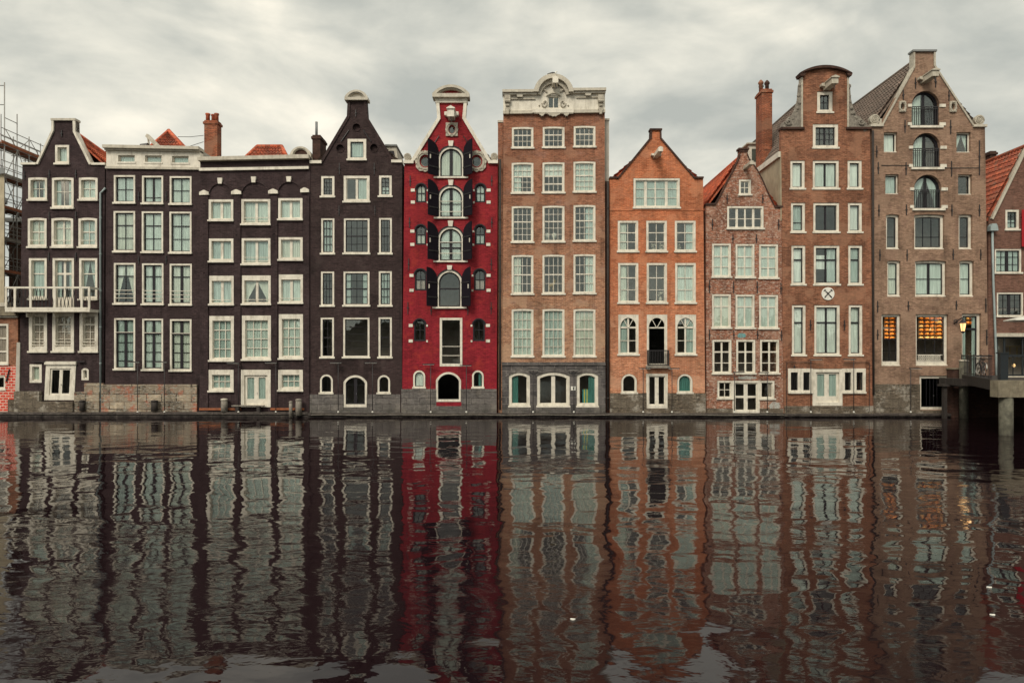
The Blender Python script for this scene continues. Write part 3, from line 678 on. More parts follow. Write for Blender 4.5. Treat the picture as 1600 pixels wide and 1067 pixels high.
r_ = MB(); a, b = qq(230, 212, 3.4), qq(249, 231, 3.0); r_.tube([a, b], .14, 4); r_.tube([qq(231, 214, 3.4), qq(233.5, 232, 3.4)], .06, 6); r_.build('hoist_beam', 'white_old', h.root)
MB().tube([qq(221, 230.5, 3), qq(232, 229, 3)], .22, 8).build('roof_vent', 'iron', h.root)
plinth(h, 162.8, 309, 600.5, 'ashlar_mix', d=-.14)
h.anchors([(217, 300, 14), (260, 300, 14), (217, 400, 12), (260, 400, 12)])

# ================================================================== black house with blind arches
h = House('canal_house', 'black brick house with three blind arches under its white cornice and wide white windows', 399, 0.0)
h.setfloors(360, 420, 485, 570)
K = dict(fr=3.3, rec=-.05, sd=.12, sash=1.1)
X = ((327, 364.5), (378, 422.3), (435.5, 472.6))
for i, (x0, x1) in enumerate(X):
    m_ = i == 1; dy = (.5, 0, -1.5)[i]
    win(h, x0, 312 + dy, x1, (345.5, 351.6, 344)[i], v=((.5, 4),), cur='full', bars=(.72, .86) if m_ else (), **K)
    win(h, x0 + .5, 373 + dy, x1 + .3, (409.5, 414, 407)[i], v=((.5, 4),), cur='full', bars=(.72, .86) if m_ else (.88,), **K)
    win(h, x0 + 1, 431 + dy, x1 + .7, (476.5, 476, 474)[i], v=((.5, 4),), cur=('full', 'drape', 'wide')[i], cmat='curtain', bars=(.83,), top=7.5, **K)
    win(h, x0 + 1, 493.5 + dy * 1.4, x1 + 1, (564, 562.6, 561)[i], v=(1 / 3, 2 / 3), hz=((.25, 1.6), .5, .75), mw=1.1, cur='full', cmat=('curtain_grey', 'curtain', 'curtain')[i], top=7, **{**K, 'fr': 4.4})
    if not m_: win(h, x0, 578, x1 + .6, 611.5 - i * .5, v=(1 / 3, 2 / 3), hz=(.5,), mw=1.1, cur='full', cmat='curtain_grey', top=7.5, **{**K, 'fr': 5})
win(h, 377.5, 578, 423, 635.5, v=((.5, 7),), fr=4.5, top=8, bot=3, rec=-.06, sd=.1, sash=4, cur='full', cmat='curtain_grey', leafs=.2, door=True)
h.prism('wall', [], 0, 1, 'black_brick') if False else None
h.wall([(313.5, 668), (485, 668), (485, 246), (313, 250)], 'black_brick')
h.body(313.4, 484.6, 252, 'black_brick'); h.flat_roof(314, 484, 256)
h.prism('cornice', [(312, 253), (484.5, 249.5), (484.5, 243.6), (312, 247.6)], -.30, WALL + .2, 'white_old')
h.prism('string_course', [(312.6, 268), (483, 265), (483, 260.8), (312.6, 263.6)], -.14, .02, 'white')
for (a, b, sp, tp), (ka, kb, kt, kv) in zip(((327.5, 362.5, 303, 287.5), (378, 420, 302, 285.5), (435, 470.5, 299.5, 285)), ((341, 348.6, 279, 288), (393.4, 401, 277, 286), (448, 456, 276.7, 285))):
    o = arc_pts(a - 2.4, b + 2.4, sp, sp - tp + 3, 22); i_ = arc_pts(a, b, sp, sp - tp, 22)
    h.prism('blind_arch', o + i_[::-1], -.07, .02, 'black_brick')
    h.prism('keystone', [(ka + 1, kv), (kb - 1, kv), (kb, kt), (ka, kt)], -.14, .02, 'white')
for a, b, v in ((312.8, 327.4, 298), (362.6, 378, 297), (420.2, 435, 296), (470.2, 483.6, 294)):
    h.prism('impost', [(a, v + 7.6), (b, v + 7.3), (b, v + 3), ((a + b) / 2 + 1, v), ((a + b) / 2 - 1, v), (a, v + 3)], -.14, .02, 'white')
for a, b in ((313.2, 325.8), (366.5, 376.5), (424, 434), (474, 483.5)): h.bar('pilaster', a, 306.5, b, 668, -.07, .02, 'black_brick')
h.anchors([(320, 312, 16), (370, 360, 16), (429, 358, 16), (370, 470, 14), (429, 470, 14), (320, 420, 14)])
h.bar('timber_strip', 312.6, 637.2, 377, 640.6, -.12, .02, 'wood_orange'); h.bar('timber_strip', 423.4, 637.2, 476, 640.4, -.12, .02, 'wood_orange')
a, b, c, d = qq(381, 249, 4), qq(450, 249, 4), qq(440, 229, 5.5), qq(402, 229, 5.5)
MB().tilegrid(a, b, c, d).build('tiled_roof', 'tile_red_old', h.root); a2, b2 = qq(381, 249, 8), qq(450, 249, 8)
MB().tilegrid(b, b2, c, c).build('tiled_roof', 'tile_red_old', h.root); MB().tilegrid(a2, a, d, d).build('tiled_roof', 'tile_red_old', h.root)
MB().tube([d, c], .13, 8).tube([c, b], .13, 8).tube([d, a], .12, 8).build('ridge_tiles', 'tile_red', h.root, True)
chimney(h, 319, 339.5, 188, 256, 3.2, 'bchim', 3, dep=.62)
chimney(h, 488, 500.5, 211, 262, 1.2, 'bdark', 0, dep=1.3)
x, z = up(494.5, 211, 1.7); MB().tube([(x, 1.7, z - .1), (x, 1.7, z + .78)], .08, 8).build('flue_pipe', 'lead', h.root, True)
hb = House.__new__(House); hb.y = 1.0; hb.root = h.root; hb.holes = []
curved_cap(hb, 454, 487, 246, 12.5, 'white_old', 'bdark', over=.15, th=2.6, base=3.4, name='dormer_pediment'); hb.bar('dormer_front', 456, 246, 485, 260, 0, .3, 'white_old')

# ================================================================== dark house with neck gable
h = House('canal_house', 'brown black neck gabled house with a cream pediment and three round blind recesses', 556, 0.03)
h.setfloors(325, 405, 487, 570)
K = dict(fr=2.9, rec=.02, sd=.06, smat='dark', sash=1.2, mw=.7)
win(h, 543.6, 218, 572, 250.5, fr=4, rec=-.03, sd=.08, sash=1.2, smat='dark', cur='full', cmat='curtain')
win(h, 501.5, 275, 522.5, 308, v=(1 / 3, 2 / 3), hz=(.27, .52, .76), **{**K, 'fr': 3.6}); win(h, 592, 274, 612, 307.5, v=(.5,), hz=(.27, .52, .76), **{**K, 'fr': 3.6}, cur='low')
win(h, 537, 275, 577.4, 316, v=((.5, 3.6),), fr=3.8, rec=.0, sd=.06, sash=1.2, cur='r', cmat='curtain_grey')
for r_, (y0, y1) in enumerate(((341, 397), (424, 478.4), (496, 559))):
    win(h, 501.6 - r_ * .4, y0, 522.4 - r_ * .3, y1, v=(1 / 3, 2 / 3) if r_ < 2 else (.5,), hz=(.25, (.5, 1.7), .75), cur=('full', None, None)[r_], cmat='curtain_grey', **K)
    win(h, 537 - r_ * .5, y0, 577.3, y1 - .2, v=(.25, .5, .75) if r_ < 2 else (), hz=(.25, (.5, 1.9), .75) if r_ < 2 else (.2, .4, .6, .8), cur=(None, 'sides', None)[r_], cmat='curtain_grey', **K)
    win(h, 592 - r_ * .4, y0 - .5, 612.2, y1, v=(1 / 3, 2 / 3) if r_ < 2 else (), hz=(.25, (.5, 1.7), .75), cur=(None, 'full', None)[r_], cmat='curtain_grey', **K)
win(h, 500, 585, 520, 614.6, rise=9.6, fr=2.7, rec=.0, sd=.06, smat='dark', cur=None); win(h, 590, 586, 609.5, 614.6, rise=9.3, fr=2.7, rec=.0, sd=.06, smat='dark', cur=None)
win(h, 537, 586.5, 573.2, 636, rise=11, fr=3, bot=4.5, rec=-.01, sd=.08, smat='dark', sash=1.6, v=((.5, 5),), hz=(.28,), cur=None, door=True)
for u, v, r_ in ((557, 199.5, 6), (531.4, 232, 6), (584.2, 231.5, 6)): blind_oculus(h, u, v, r_, 'black_brick_b')
out = [(484.4, 668), (628.2, 668), (628.2, 254), (616, 251), (574.2, 183), (572.8, 158), (543.6, 158), (542.6, 182), (501.4, 251), (485.6, 254)]
h.wall(out, 'black_brick_b'); h.body(486, 627.6, 254, 'black_brick_b', ridge=(557.5, 182)); h.gable_roof(487, 627, 256, (557.5, 190), 'tile_grey')
band(h, [(500.6, 252), (542.2, 182), (543.4, 158)], 4.4, -.06, WALL + .03, 'black_brick_b'); band(h, [(573, 158), (574.6, 183), (616.6, 252)], 4.4, -.06, WALL + .03, 'black_brick_b')
curved_cap(h, 539.5, 576, 158.4, 11.5, 'white_old', 'white', over=.22, th=3, base=4.2)
h.bar('coping', 484.6, 251.6, 503, 256.2, -.12, WALL + .05, 'white'); h.bar('coping', 611.8, 250.6, 628.3, 254.8, -.12, WALL + .05, 'white')
h.anchors([(530.5, 255, 18), (585, 255, 18), (530, 322, 14), (586, 322, 14)]); h.anchors([(556, 172, 11)])
for (a, b) in (((545.5, 204), (533, 222)), ((568, 204), (580, 222))):
    q = h.mb(); q.tube([q.m(*a, -.04), q.m(*b, -.04)], .03, 5); q.build('wall_anchor', 'iron', h.root)
hb.y = 1.5; hb.root = h.root; hb.holes = []
hb.prism('dormer', [(604, 252), (622, 252), (619, 229), (604, 229)], 0, 2.5, 'white_old'); hb.prism('dormer_window', [(608.5, 250), (618, 250), (615.5, 236), (608.5, 236)], -.03, .01, 'dark'); hb.bar('dormer_cap', 602, 226.6, 620.4, 229, -.12, 2.6, 'lead')
plinth(h, 484.2, 625.5, 616, 'ashlar_grey', [(537, 573.2, 636)], d=-.05)

# ================================================================== red house
h = House('canal_house', 'bright red gabled house with black shutters on its middle arched windows', 705, 0.0)
h.setfloors(283, 345, 415, 490, 575)
SHUT = []
for n_, (x0, x1, y0, y1, kv, s0, s1, hz, cur) in enumerate(((685, 724.6, 230, 278, 221, 222, 276, (), 'full'), (685, 724.6, 291, 341, 282, 284, 341, (.55,), 'full'),
        (684.5, 724, 355, 409, 345.5, 349, 409, ((.42, 1.4), (.6, 2.6)), 'full'), (683, 722, 422.7, 481, 415, 419, 481, ((.48, 2.6),), None))):
    win(h, x0, y0, x1, y1, rise=(x1 - x0) / 2, fr=2.8, bot=2, rec=-.03, sd=.1, smat='dark', sash=1.9, v=((.5, 4.6),) if n_ < 3 else (), hz=hz, cur=cur, sillw=7, bars=((.5,), (.48, .8), (.44, .76), ())[n_] if n_ else ())
    ring = arc_pts(x0 - 2, x1 + 2, y0 + 18, 20.2, 20) + arc_pts(x0 - .2, x1 + .2, y0 + 18, 18.2, 20)[::-1]
    h.prism('arch_moulding', ring, -.07, .02, 'dark')
    h.prism('keystone', [(x0 + 16.6, y0 - .6), (x0 + 22.6, y0 - .6), (x0 + 23.8, kv), (x0 + 15.4, kv)], -.13, .02, 'white')
    for sg, hu in ((-1, x0 + .4), (1, x1 - .4)):                 # shutter leaves, swung open on their hinges
        xh, zh = h.U(hu, y1 - 2); ht = (y1 - 2 - s0) / S; lw = .80; sw = .95; n = 10
        pts = [(0, 0), (lw, 0)] + [(lw, ht)] + [(lw * (1 - i / n), ht - (1 - math.sqrt(max(0, 1 - (i / n) ** 2))) * ht * .31) for i in range(1, n + 1)]
        mt = Matrix.Translation((xh, h.y - .05, zh)) @ Matrix.Rotation(R(180 + 48), 4, 'Z') if sg < 0 else Matrix.Translation((xh, h.y - .05, zh)) @ Matrix.Rotation(R(-48), 4, 'Z')
        b = MB().prism([(p[0], p[1]) for p in pts], -.025, .025, world=True); b.v = [tuple(mt @ Vector(p)) for p in b.v]
        sh = b.build('shutter', 'shutter', h.root)
        b = MB()
        for zz_ in (.22, .6): b.box(.0, -.05, ht * zz_, lw * .93, -.027, ht * zz_ + .07, mt); b.box(.0, .027, ht * zz_, lw * .93, .05, ht * zz_ + .07, mt)
        b.build('strap', 'iron', sh); b = MB().box(lw * .8, -.07, ht * .45, lw * .86, -.03, ht * .56, mt); b.box(lw * .8, .03, ht * .45, lw * .86, .07, ht * .56, mt); b.build('latch', 'white', sh)
for n_, (y0, y1) in enumerate(((288, 316.5), (352, 382.5), (421, 454), (499, 533))):
    for (x0, x1) in (((650, 666), (742.7, 758.6)), ((649.2, 665.8), (742, 758.3)), ((648, 666.2), (740.6, 758.6)), ((646.7, 665), (739, 757.6)))[n_]:
        win(h, x0, y0, x1, y1, rise=7.6, fr=1.6, mat='dark', smat='dark', rec=.02, sd=.06, sash=1, v=((.5, 1.1),), hz=((.48, 1.3),), mw=.8, cur=('full', 'low', 'low', None)[n_], cmat=('curtain', 'curtain', 'curtain_rose', 'curtain')[n_], sill=False)
        ring = arc_pts(x0 - 1.8, x1 + 1.8, y0 + 8, 9.8, 16) + arc_pts(x0 - .1, x1 + .1, y0 + 8, 8, 16)[::-1]
        h.prism('arch_moulding', ring, -.05, .02, 'dark')
        for vv in (y0 + 7.2, y1 - 2.6):
            o_ = -1 if x0 < 700 else 1
            a = x0 - 8 if o_ < 0 else x1 + 1.6; h.bar('white_block', a, vv, a + 6.4, vv + 4.6, -.04, .02, 'white')
            a = x1 + 1 if o_ < 0 else x0 - 3.6; h.bar('white_block', a, vv + 1, a + 2.6, vv + 4.2, -.04, .02, 'white')
win(h, 687.5, 497, 722, 572, fr=3.2, bot=4, rec=-.02, sd=.08, smat='dark', sash=1.2, hz=(), cur=None, bars=(.59, .78), door=False, sill=False)
win(h, 646, 579, 664, 606, rise=9, fr=2.3, rec=-.02, sd=.07, smat='dark', sash=.8, cur=None, blind=(0, 1)); win(h, 738, 579, 755.4, 606, rise=8.7, fr=2.3, rec=-.02, sd=.07, smat='dark', sash=.8, cur='r', cmat='curtain_teal')
win(h, 681.5, 581.6, 720, 627, rise=13, fr=2.8, bot=3.2, rec=-.02, sd=.1, smat='dark', sash=1, cur=None, glass='glass_dark', sill=False)
oval_frame(h, 706, 203, 9.6, 10.8, 4.4, 5.8, 8, square=.75); oval_frame(h, 664.5, 252.5, 15.2, 16.2, 7.2, 8.2, 12, square=.35); oval_frame(h, 744.8, 252.5, 15.2, 16.2, 7.2, 8.2, 12, square=.35)
out = [(627.8, 668), (776, 668), (777.6, 256), (768, 254), (727, 184), (729.4, 158), (681.6, 158), (684, 184), (641, 254), (632, 256)]
h.wall(out, 'red'); h.body(632.4, 777.2, 256, 'red', ridge=(705.5, 176)); h.gable_roof(633, 777, 257, (705.5, 186), 'tile_grey')
band(h, [(640.4, 254), (683.4, 185), (681.4, 160)], 5, -.10, WALL + .03, 'white'); band(h, [(729.6, 160), (727.6, 185), (768.6, 254)], 5, -.10, WALL + .03, 'white')
h.bar('frieze', 680.4, 154.6, 730.6, 161.6, -.12, WALL + .04, 'white')
curved_cap(h, 676.4, 734, 155, 13.5, 'white_old', 'red', over=.34, th=4, base=5.6)
for a, b in ((631, 646.6), (762.6, 778)): h.bar('shoulder_block', a, 251.4, b, 256.4, -.16, WALL + .05, 'white')
rosette(h, 636.8, 245.4, 5.8); rosette(h, 772.2, 245, 5.8)
hoist(h, 706, 177, 10.5, 12, .75, 'white', True, True)
h.anchors([(641, 275, 16), (768.4, 275, 16), (640, 340, 16), (768.4, 340, 16), (638.6, 404, 18), (767.6, 404, 18), (637.4, 472, 19), (767.4, 472, 19), (673.6, 478, 14), (731, 478, 14)])
for (a, b) in (((686, 213), (678, 226)), ((724, 213), (733, 226))):
    q = h.mb(); q.tube([q.m(*a, -.04), q.m(*b, -.04)], .025, 5); q.build('wall_anchor', 'iron', h.root)
plinth(h, 627.2, 776, 607.7, 'ashlar_grey', [(681.5, 720, 627.6)], d=-.06)
h.bar('brick_sill', 682, 628, 721, 634, -.07, -.03, 'red')

# ================================================================== tall brick house with carved white attic
h = House('canal_house', 'tall brown brick house crowned by a carved white cornice with a round central arch', 865, -0.06, 10)
h.setfloors(240, 311, 388, 470, 565)
K = dict(fr=2.9, rec=.01, sd=.07, sash=.8, mw=.7)
V4 = (.25, .5, .75); CX = ((799.4, 833.4), (847.6, 882), (896, 930.4))
for i, (x0, x1) in enumerate(CX):
    dy = (0.6, 0, -1.2)[i]
    win(h, x0 + .4, 198 + dy, x1, 231.5 + dy, v=V4, hz=((.35, 1.8), .68), rise=.8, **K)
    win(h, x0, 253.5 + dy, x1, 302 + dy, v=V4, hz=(.22, (.44, 1.8), .64, .84) if i != 1 else (.22, (.44, 1.8), (.72, 2)), cur=('l', None, 'full')[i], blind=(0, .42) if i < 2 else None, rise=.8, **K)
    win(h, x0, 321.5 + dy, x1, 378.6 + dy, v=V4, hz=(.2, (.42, 1.8), .62, .81), cur=(None, None, 'r')[i], rise=.8, **K)
    win(h, x0, 398 + dy * .7, x1, 459.8 + dy * .5, v=V4, hz=(.25, (.5, 1.8), .75), cur=('l', None, 'r')[i], rise=.8, **K)
    win(h, x0, 482.7, x1, 557.6, v=V4, hz=(.2, (.42, 2), .62, .81), cur='full', cmat='curtain', rise=.8, **K)
B6 = ((795, 828), (839, 890), (901, 934.6))
for i, (x0, x1) in enumerate(B6):
    win(h, x0, 581.6, x1, 635, rise=(5, 6, 5)[i], fr=4.4, bot=4.6, rec=-.01, sd=.08, sash=.8, v=((.5, 6),) if i == 1 else (), cur=('l', None, 'r')[i], cmat='curtain_teal', sillw=1)
h.wall([(784.6, 668), (945.8, 668), (945, 176), (786.4, 177.5)], 'b6')
h.body(786.6, 944.8, 178, 'b6'); h.flat_roof(787, 944, 176)
# recessed strips either side
for nm, a, b, vt, mat in (('side_wing', 777.8, 785.6, 188, 'b6'), ('side_wing', 945.9, 953, 281, 'bdark')):
    h.bar(nm, a, vt, b, 668, .35, 6, mat)
h.bar('side_wing', 945.2, 184, 953.4, 280.6, .45, 6, 'pale_plaster'); h.bar('coping', 944.8, 181.6, 954, 184.4, .4, 6, 'white_old'); h.bar('coping', 777.4, 185.4, 786, 188.6, .3, 6, 'white_old')
pipe(h, 781.5, 250, 640, 'wood_dark', .06); pipe(h, 949.5, 285, 640, 'wood_dark', .06)
# carved attic with its arch
h.bar('attic_body', 789, 149, 943, 175, WALL + 1.6, 9.9, 'lead'); h.bar('attic_side', 789, 149, 796, 175, WALL + .12, WALL + 1.59, 'lead'); h.bar('attic_side', 936, 149, 943, 175, WALL + .12, WALL + 1.59, 'lead'); h.bar('attic_roof', 789, 146.6, 943, 148.9, WALL + .15, 9.9, 'lead'); h.bar('attic_roof', 842, 130, 887, 146.5, WALL + .6, 4, 'lead')
hs = h.holes; h.holes = []
win(h, 855.2, 150.5, 874.4, 171, fr=1.6, rec=-.05, sd=.05, sash=.8, v=((.5, 1.4),), cur=None, sill=False)
arch_o = arc_pts(836, 893, 147.5, 24, 24)
h.prism('attic_front', [(786.4, 177.5), (945, 175.6), (945, 146), (893, 146.5)] + arch_o + [(836, 148), (786.4, 149)], -.10, WALL + .1, 'white', h.holes); h.holes = hs
am = h.prism('arched_cornice', arc_pts(833.4, 895.4, 147.8, 27.6, 26) + arc_pts(841, 888, 147.8, 21, 26)[::-1], -.46, WALL + .14, 'white_old')
h.prism('lower_moulding', arc_pts(838, 891, 149.5, 22.6, 26) + arc_pts(845, 884, 151, 17.5, 26)[::-1], -.26, -.08, 'stone_white', parent=am)
for a, b, v0, v1 in ((785, 839, 144.2, 144), (890.4, 945.8, 142, 141.4)):
    h.prism('cornice', [(a, v0 + 4), (b, v1 + 4), (b, v1), (a, v0)], -.42, WALL + .12, 'white_old'); h.prism('cornice', [(a + 1, v0 + 6.6), (b - .5, v1 + 6.6), (b - .5, v1 + 4.05), (a + 1, v0 + 4.05)], -.28, WALL, 'white')
    h.prism('frieze', [(a + 10, v0 + 13.2), (b - 3 if a < 800 else b - 12, v1 + 13.2), (b - 3 if a < 800 else b - 12, v1 + 11.2), (a + 10, v0 + 11.2)], -.18, -.08, 'stone_white')
    h.prism('dentil', [((a + b) / 2 - 4, v0 + 10.4), ((a + b) / 2 + 4, v0 + 10.4), ((a + b) / 2 + 5, v0 + 6.6), ((a + b) / 2 - 5, v0 + 6.6)], -.30, -.08, 'white_old')
for u in (793, 938):
    b = h.mb(); b.bar(u - 4.4, 151, u + 4.4, 158, -.3, -.08); b.bar(u - 3.4, 158, u + 3.4, 172, -.2, -.08); b.prism([(u - 4, 172), (u + 4, 172), (u + 2.4, 176.6), (u + 1.8, 180.5), (u - 1.8, 180.5), (u - 2.4, 176.6)], -.26, -.01)
    b.tube([b.m(u - 4.4, 160.5, -.25), b.m(u + 4.4, 160.5, -.25)], .10, 8); b.tube([b.m(u - 2.4, 167, -.22), b.m(u + 2.4, 167, -.22)], .07, 8); b.build('console', 'stone_white', h.root)
h.prism('string_course', [(786, 179.6), (832, 179), (832, 174.2), (786, 174.8)], -.17, .01, 'white_old'); h.prism('string_course', [(896, 178.2), (945.2, 177.4), (945.2, 172.8), (896, 173.4)], -.17, .01, 'white_old'); h.bar('string_course', 832, 172.6, 896, 178, -.2, .01, 'white')
b = h.mb()
for k in range(3):
    u0 = (841, 853, 879)[k]; wd = (11, 24, 11)[k]; pts = [(u0, 178)] + [(u0 + wd * i / 14, 178.2 + (5.6 if k == 1 else 5) * math.sin(math.pi * i / 14) * (1 + .16 * math.cos(i * 2.1))) for i in range(1, 14)] + [(u0 + wd, 178)]
    b.prism(pts, -.19, .01)
b.bar(834, 177.8, 895.6, 179.4, -.18, .01); b.build('carved_swag', 'stone_white', h.root)
for sg in (-1, 1):
    b = h.mb(); b.tube([b.m(865 + sg * (14 + 4.5 * math.cos(t * .55) * (1 - t / 16)), 163 + 7 * math.sin(t * .55) * (1 - t / 16), -.14) for t in range(13)], .045, 6)
    b.tube([b.m(865 + sg * (11 + t * 1.1), 146 - 4 * math.sin(t * .4), -.14) for t in range(8)], .06, 6); b.ball(b.m(865 + sg * 22.5, 166.5, -.13), .05, 6, 4); b.build('carved_scroll', 'stone_white', h.root)
h.prism('eyebrow_moulding', arc_pts(852.5, 877, 152, 5.6, 14) + arc_pts(854, 875.5, 152, 4, 14)[::-1], -.17, -.09, 'white_old')
hoist(h, 866.5, 130, 8.6, 8.5, .85, 'white', False, False)
# stone basement with voussoirs
b = h.mb(); cuts = sorted(B6)
plinth(h, 784.4, 945.8, 571, 'ashlar_dark', [(x0, x1, 635.4) for x0, x1 in B6], d=-.05) if False else None
hs2 = [shape(x0, 581.6, x1, 635, r_) for (x0, x1), r_ in zip(B6, (5, 6, 5))]
h.mb().prism([(784.4, 668), (945.9, 668), (945.7, 570.5), (784.6, 570.5)], -.05, .003, [[(865 + (u - 865) * 1.0, v) for u, v in o] for o in hs2]).build('stone_base', 'ashlar_dark', h.root)
for (x0, x1), r_ in zip(B6, (5, 6, 5)):
    h.prism('stone_arch', arc_pts(x0 - 6, x1 + 6, 589, r_ + 8.4, 18) + arc_pts(x0 - .2, x1 + .2, 586.8, r_ + .2, 18)[::-1], -.075, -.02, 'ashlar_grey')
    h.bar('stone_sill', x0 - 2, 636, x1 + 2, 645, -.09, -.02, 'ashlar_grey')
h.bar('string_course', 784.2, 565.8, 946, 570.4, -.12, .02, 'ashlar_dark')
for u, v in ((785, 240), (785, 400)): pass

# ================================================================== orange house
h = House('canal_house', 'orange brick spout gabled house with fanlight windows above its white cellar door', 1026, 0.04)
h.setfloors(335, 402, 482, 575)
K = dict(fr=3.2, rec=.01, sd=.07, sash=1, mw=.9)
win(h, 990, 279, 1062, 325.5, fr=3, rec=.0, sd=.07, sash=1.2, v=((.24, 4.4), (.475, 2.2), (.735, 4.4)), hz=(.32, .66), mw=.6, cur='net', cmat='curtain_grey')
for i, (x0, x1) in enumerate(((965.2, 997.2), (1009.8, 1042), (1054.4, 1087))):
    win(h, x0, 345, x1, 393.8, v=(.5,), hz=((.36, 1.5), .7), cur=('l', None, 'r')[i], cmat='curtain', **K)
    win(h, x0 + .6, 411, x1 + .2, 474, v=(.5,), hz=((.35, 1.6), .68), cur=('l', None, 'full')[i], cmat='curtain', **K)
    y1 = 572 if i == 1 else 554.6
    # square frame with a fanlight arch: spandrels filled in
    r_ = win(h, x0 + .8, 491.5, x1 + .6, y1, v=((.5, 2.6),) if i != 1 else (), hz=((.30 if i != 1 else .235, 2.6), .66) if i != 1 else ((.235, 2),), cur=('l', None, 'r')[i], cmat='curtain_grey', glass='glass' if i != 1 else 'glass_dark', **{**K, 'fr': 3.0})
    ax0, ax1 = x0 + 3.6, x1 - 2.2; c = (ax0 + ax1) / 2; ra = (ax1 - ax0) / 2; sp = 512.5
    h.prism('fanlight', [(ax1 + .6, sp), (ax1 + .6, 494), (ax0 - .6, 494), (ax0 - .6, sp), (ax0 + .4, sp)] + arc_pts(ax0 + .4, ax1 - .4, sp, sp - 496.5, 18)[::-1], .02, .09, 'white', parent=r_)
    b = h.mb()
    for a in (-.55, .55): b.prism([(c - .5, sp), (c + .5, sp), (c + .5 + ra * a * .98, 499.5), (c - .5 + ra * a * .98, 499.5)], .05, .085)
    b.build('fan_bars', 'white', r_)
win(h, 971, 584.4, 995, 614.2, rise=11.5, fr=2.6, rec=.0, sd=.07, sash=.6, cur=None); win(h, 1058.4, 584.4, 1082, 614.2, rise=11.5, fr=2.6, rec=.0, sd=.07, sash=.6, cur='full', cmat='curtain_teal')
win(h, 1010, 584, 1043, 637.4, v=((.5, 6),), fr=3.4, rec=-.02, sd=.08, sash=1.6, bot=4.5, cur=None, door=True)
out = [(953.3, 668), (1102.2, 668), (1098.6, 278), (1086, 278), (1033, 216), (1032.4, 203), (1016.8, 203), (1016.4, 215), (965, 278), (952.8, 278)]
h.wall(out, 'b7'); h.body(953.4, 1098.4, 278, 'b7', ridge=(1025, 212)); h.gable_roof(954, 1098, 280, (1025, 220), 'tile_red')
band(h, [(963.6, 279), (1015.6, 215), (1016, 204)], 2.6, -.07, WALL + .03, 'bdark'); band(h, [(1033.2, 204), (1033.6, 216), (1087.4, 279)], 2.6, -.07, WALL + .03, 'bdark')
h.bar('coping', 1015, 201.6, 1034.2, 204.2, -.1, WALL + .06, 'bdark'); h.bar('coping', 952.4, 276.6, 965.6, 279.2, -.1, WALL + .05, 'bdark'); h.bar('coping', 1085.4, 276.6, 1099, 279.2, -.1, WALL + .05, 'bdark')
h.bar('brick_course', 953.2, 327.6, 1099, 329.4, -.03, .02, 'b7'); h.bar('brick_course', 953.2, 261.6, 977, 262.6, -.03, .02, 'b7') if False else None
hoist(h, 1024, 242, 7.2, 6, 1.45, 'white', False, True)
# little iron balcony before the middle window
b = h.mb(); b.bar(1011, 547, 1044, 548.4, -.3, -.24); b.bar(1011, 569.5, 1044, 571, -.3, -.24); b.bar(1011, 547, 1012.2, 571, -.24, .01); b.bar(1042.8, 547, 1044, 571, -.24, .01)
for i in range(13): b.bar(1012.6 + i * 2.5, 548, 1013.2 + i * 2.5, 570, -.285, -.255)
b.build('window_railing', 'iron', h.root)
h.bar('balcony_sill', 1008.6, 571.6, 1045.6, 575, -.34, .0, 'wood_grey')
plinth(h, 952.9, 1102.4, 613.8, 'ashlar_stain', [(1010, 1043, 637.8), (971, 995, 614.6), (1058.4, 1082, 614.6)], d=-.05)

# ================================================================== narrow mottled house
h = House('canal_house', 'narrow mottled red house with a curved gable and small white paned windows', 1162, 0.08)
h.setfloors(370, 445, 525, 592)
K = dict(fr=2.6, rec=.0, sd=.06, sash=1, mw=1.1)
win(h, 1154.6, 281, 1173.4, 305.2, v=(.5,), hz=(.5,), **K)
win(h, 1136.2, 322.6, 1193, 358, v=((.25, 3.6), (.5, 2.4), (.75, 3.6)), hz=(.55,), **K)
for i in range(3):
    a = 1112.6 + 36.8 * i; c_ = a + 29.4
    win(h, a, 381 + i * .6, c_, 433.4 + i, v=((.5, 2.2),), hz=((.36, 1.8), .7), cur='net', **K)
    win(h, a, 460 + i * .6, c_, 513 + i * .4, v=((.5, 2.2),), hz=((.34, 1.8),), cur='net', **K)
    win(h, a + .6 + i * .4, 531, c_ + .9 + i * .4, 584, v=((.5, 2.6),), hz=((.34, 2.2), .7), mw=1.1, cur=None, **{k: v for k, v in K.items() if k != 'mw'})
h.holes.append([(1121, 623), (1144.6, 623), (1144.6, 645), (1187, 645), (1187, 623.6), (1210, 623.6), (1210, 595), (1121, 595)])
win(h, 1121, 595, 1144.4, 623, v=(.5,), hz=(.5,), hole=False, **K); win(h, 1187.2, 595, 1210, 623.6, hole=False, cur='r', cmat='curtain_rose', **K)
win(h, 1144.8, 595, 1186.8, 645, v=((.5, 6),), hz=((.5, 3.4),), hole=False, fr=3.2, rec=-.01, sd=.07, sash=1.8, cur=None, door=True)
L_ = [(1117.4, 319), (1125, 306), (1137, 281), (1145, 266), (1150.6, 255), (1154, 247), (1155.4, 240)]
Rr = [(1168, 240), (1171, 248), (1178, 257), (1184.6, 266.5), (1192, 281), (1198.8, 297), (1205, 311), (1211.4, 323)]
h.wall([(1104, 668), (1224.4, 668), (1222, 323.6), ] + Rr[::-1] + [(1168, 234), (1155.4, 234)] + L_[::-1] + [(1103.4, 319.6)], 'b8')
h.body(1103.6, 1221.6, 322, 'b8', ridge=(1161, 246)); h.gable_roof(1100, 1222, 326, (1161, 243), 'tile_red')
h.bar('coping', 1153.4, 231.8, 1170, 234.6, -.1, WALL + .05, 'bdark'); h.bar('coping', 1155, 234.6, 1168.6, 238, -.06, WALL, 'bdark')
band(h, [(1116.6, 319.6)] + L_[1:], 1.6, -.05, WALL + .03, 'bdark'); band(h, Rr, 1.6, -.05, WALL + .03, 'bdark')
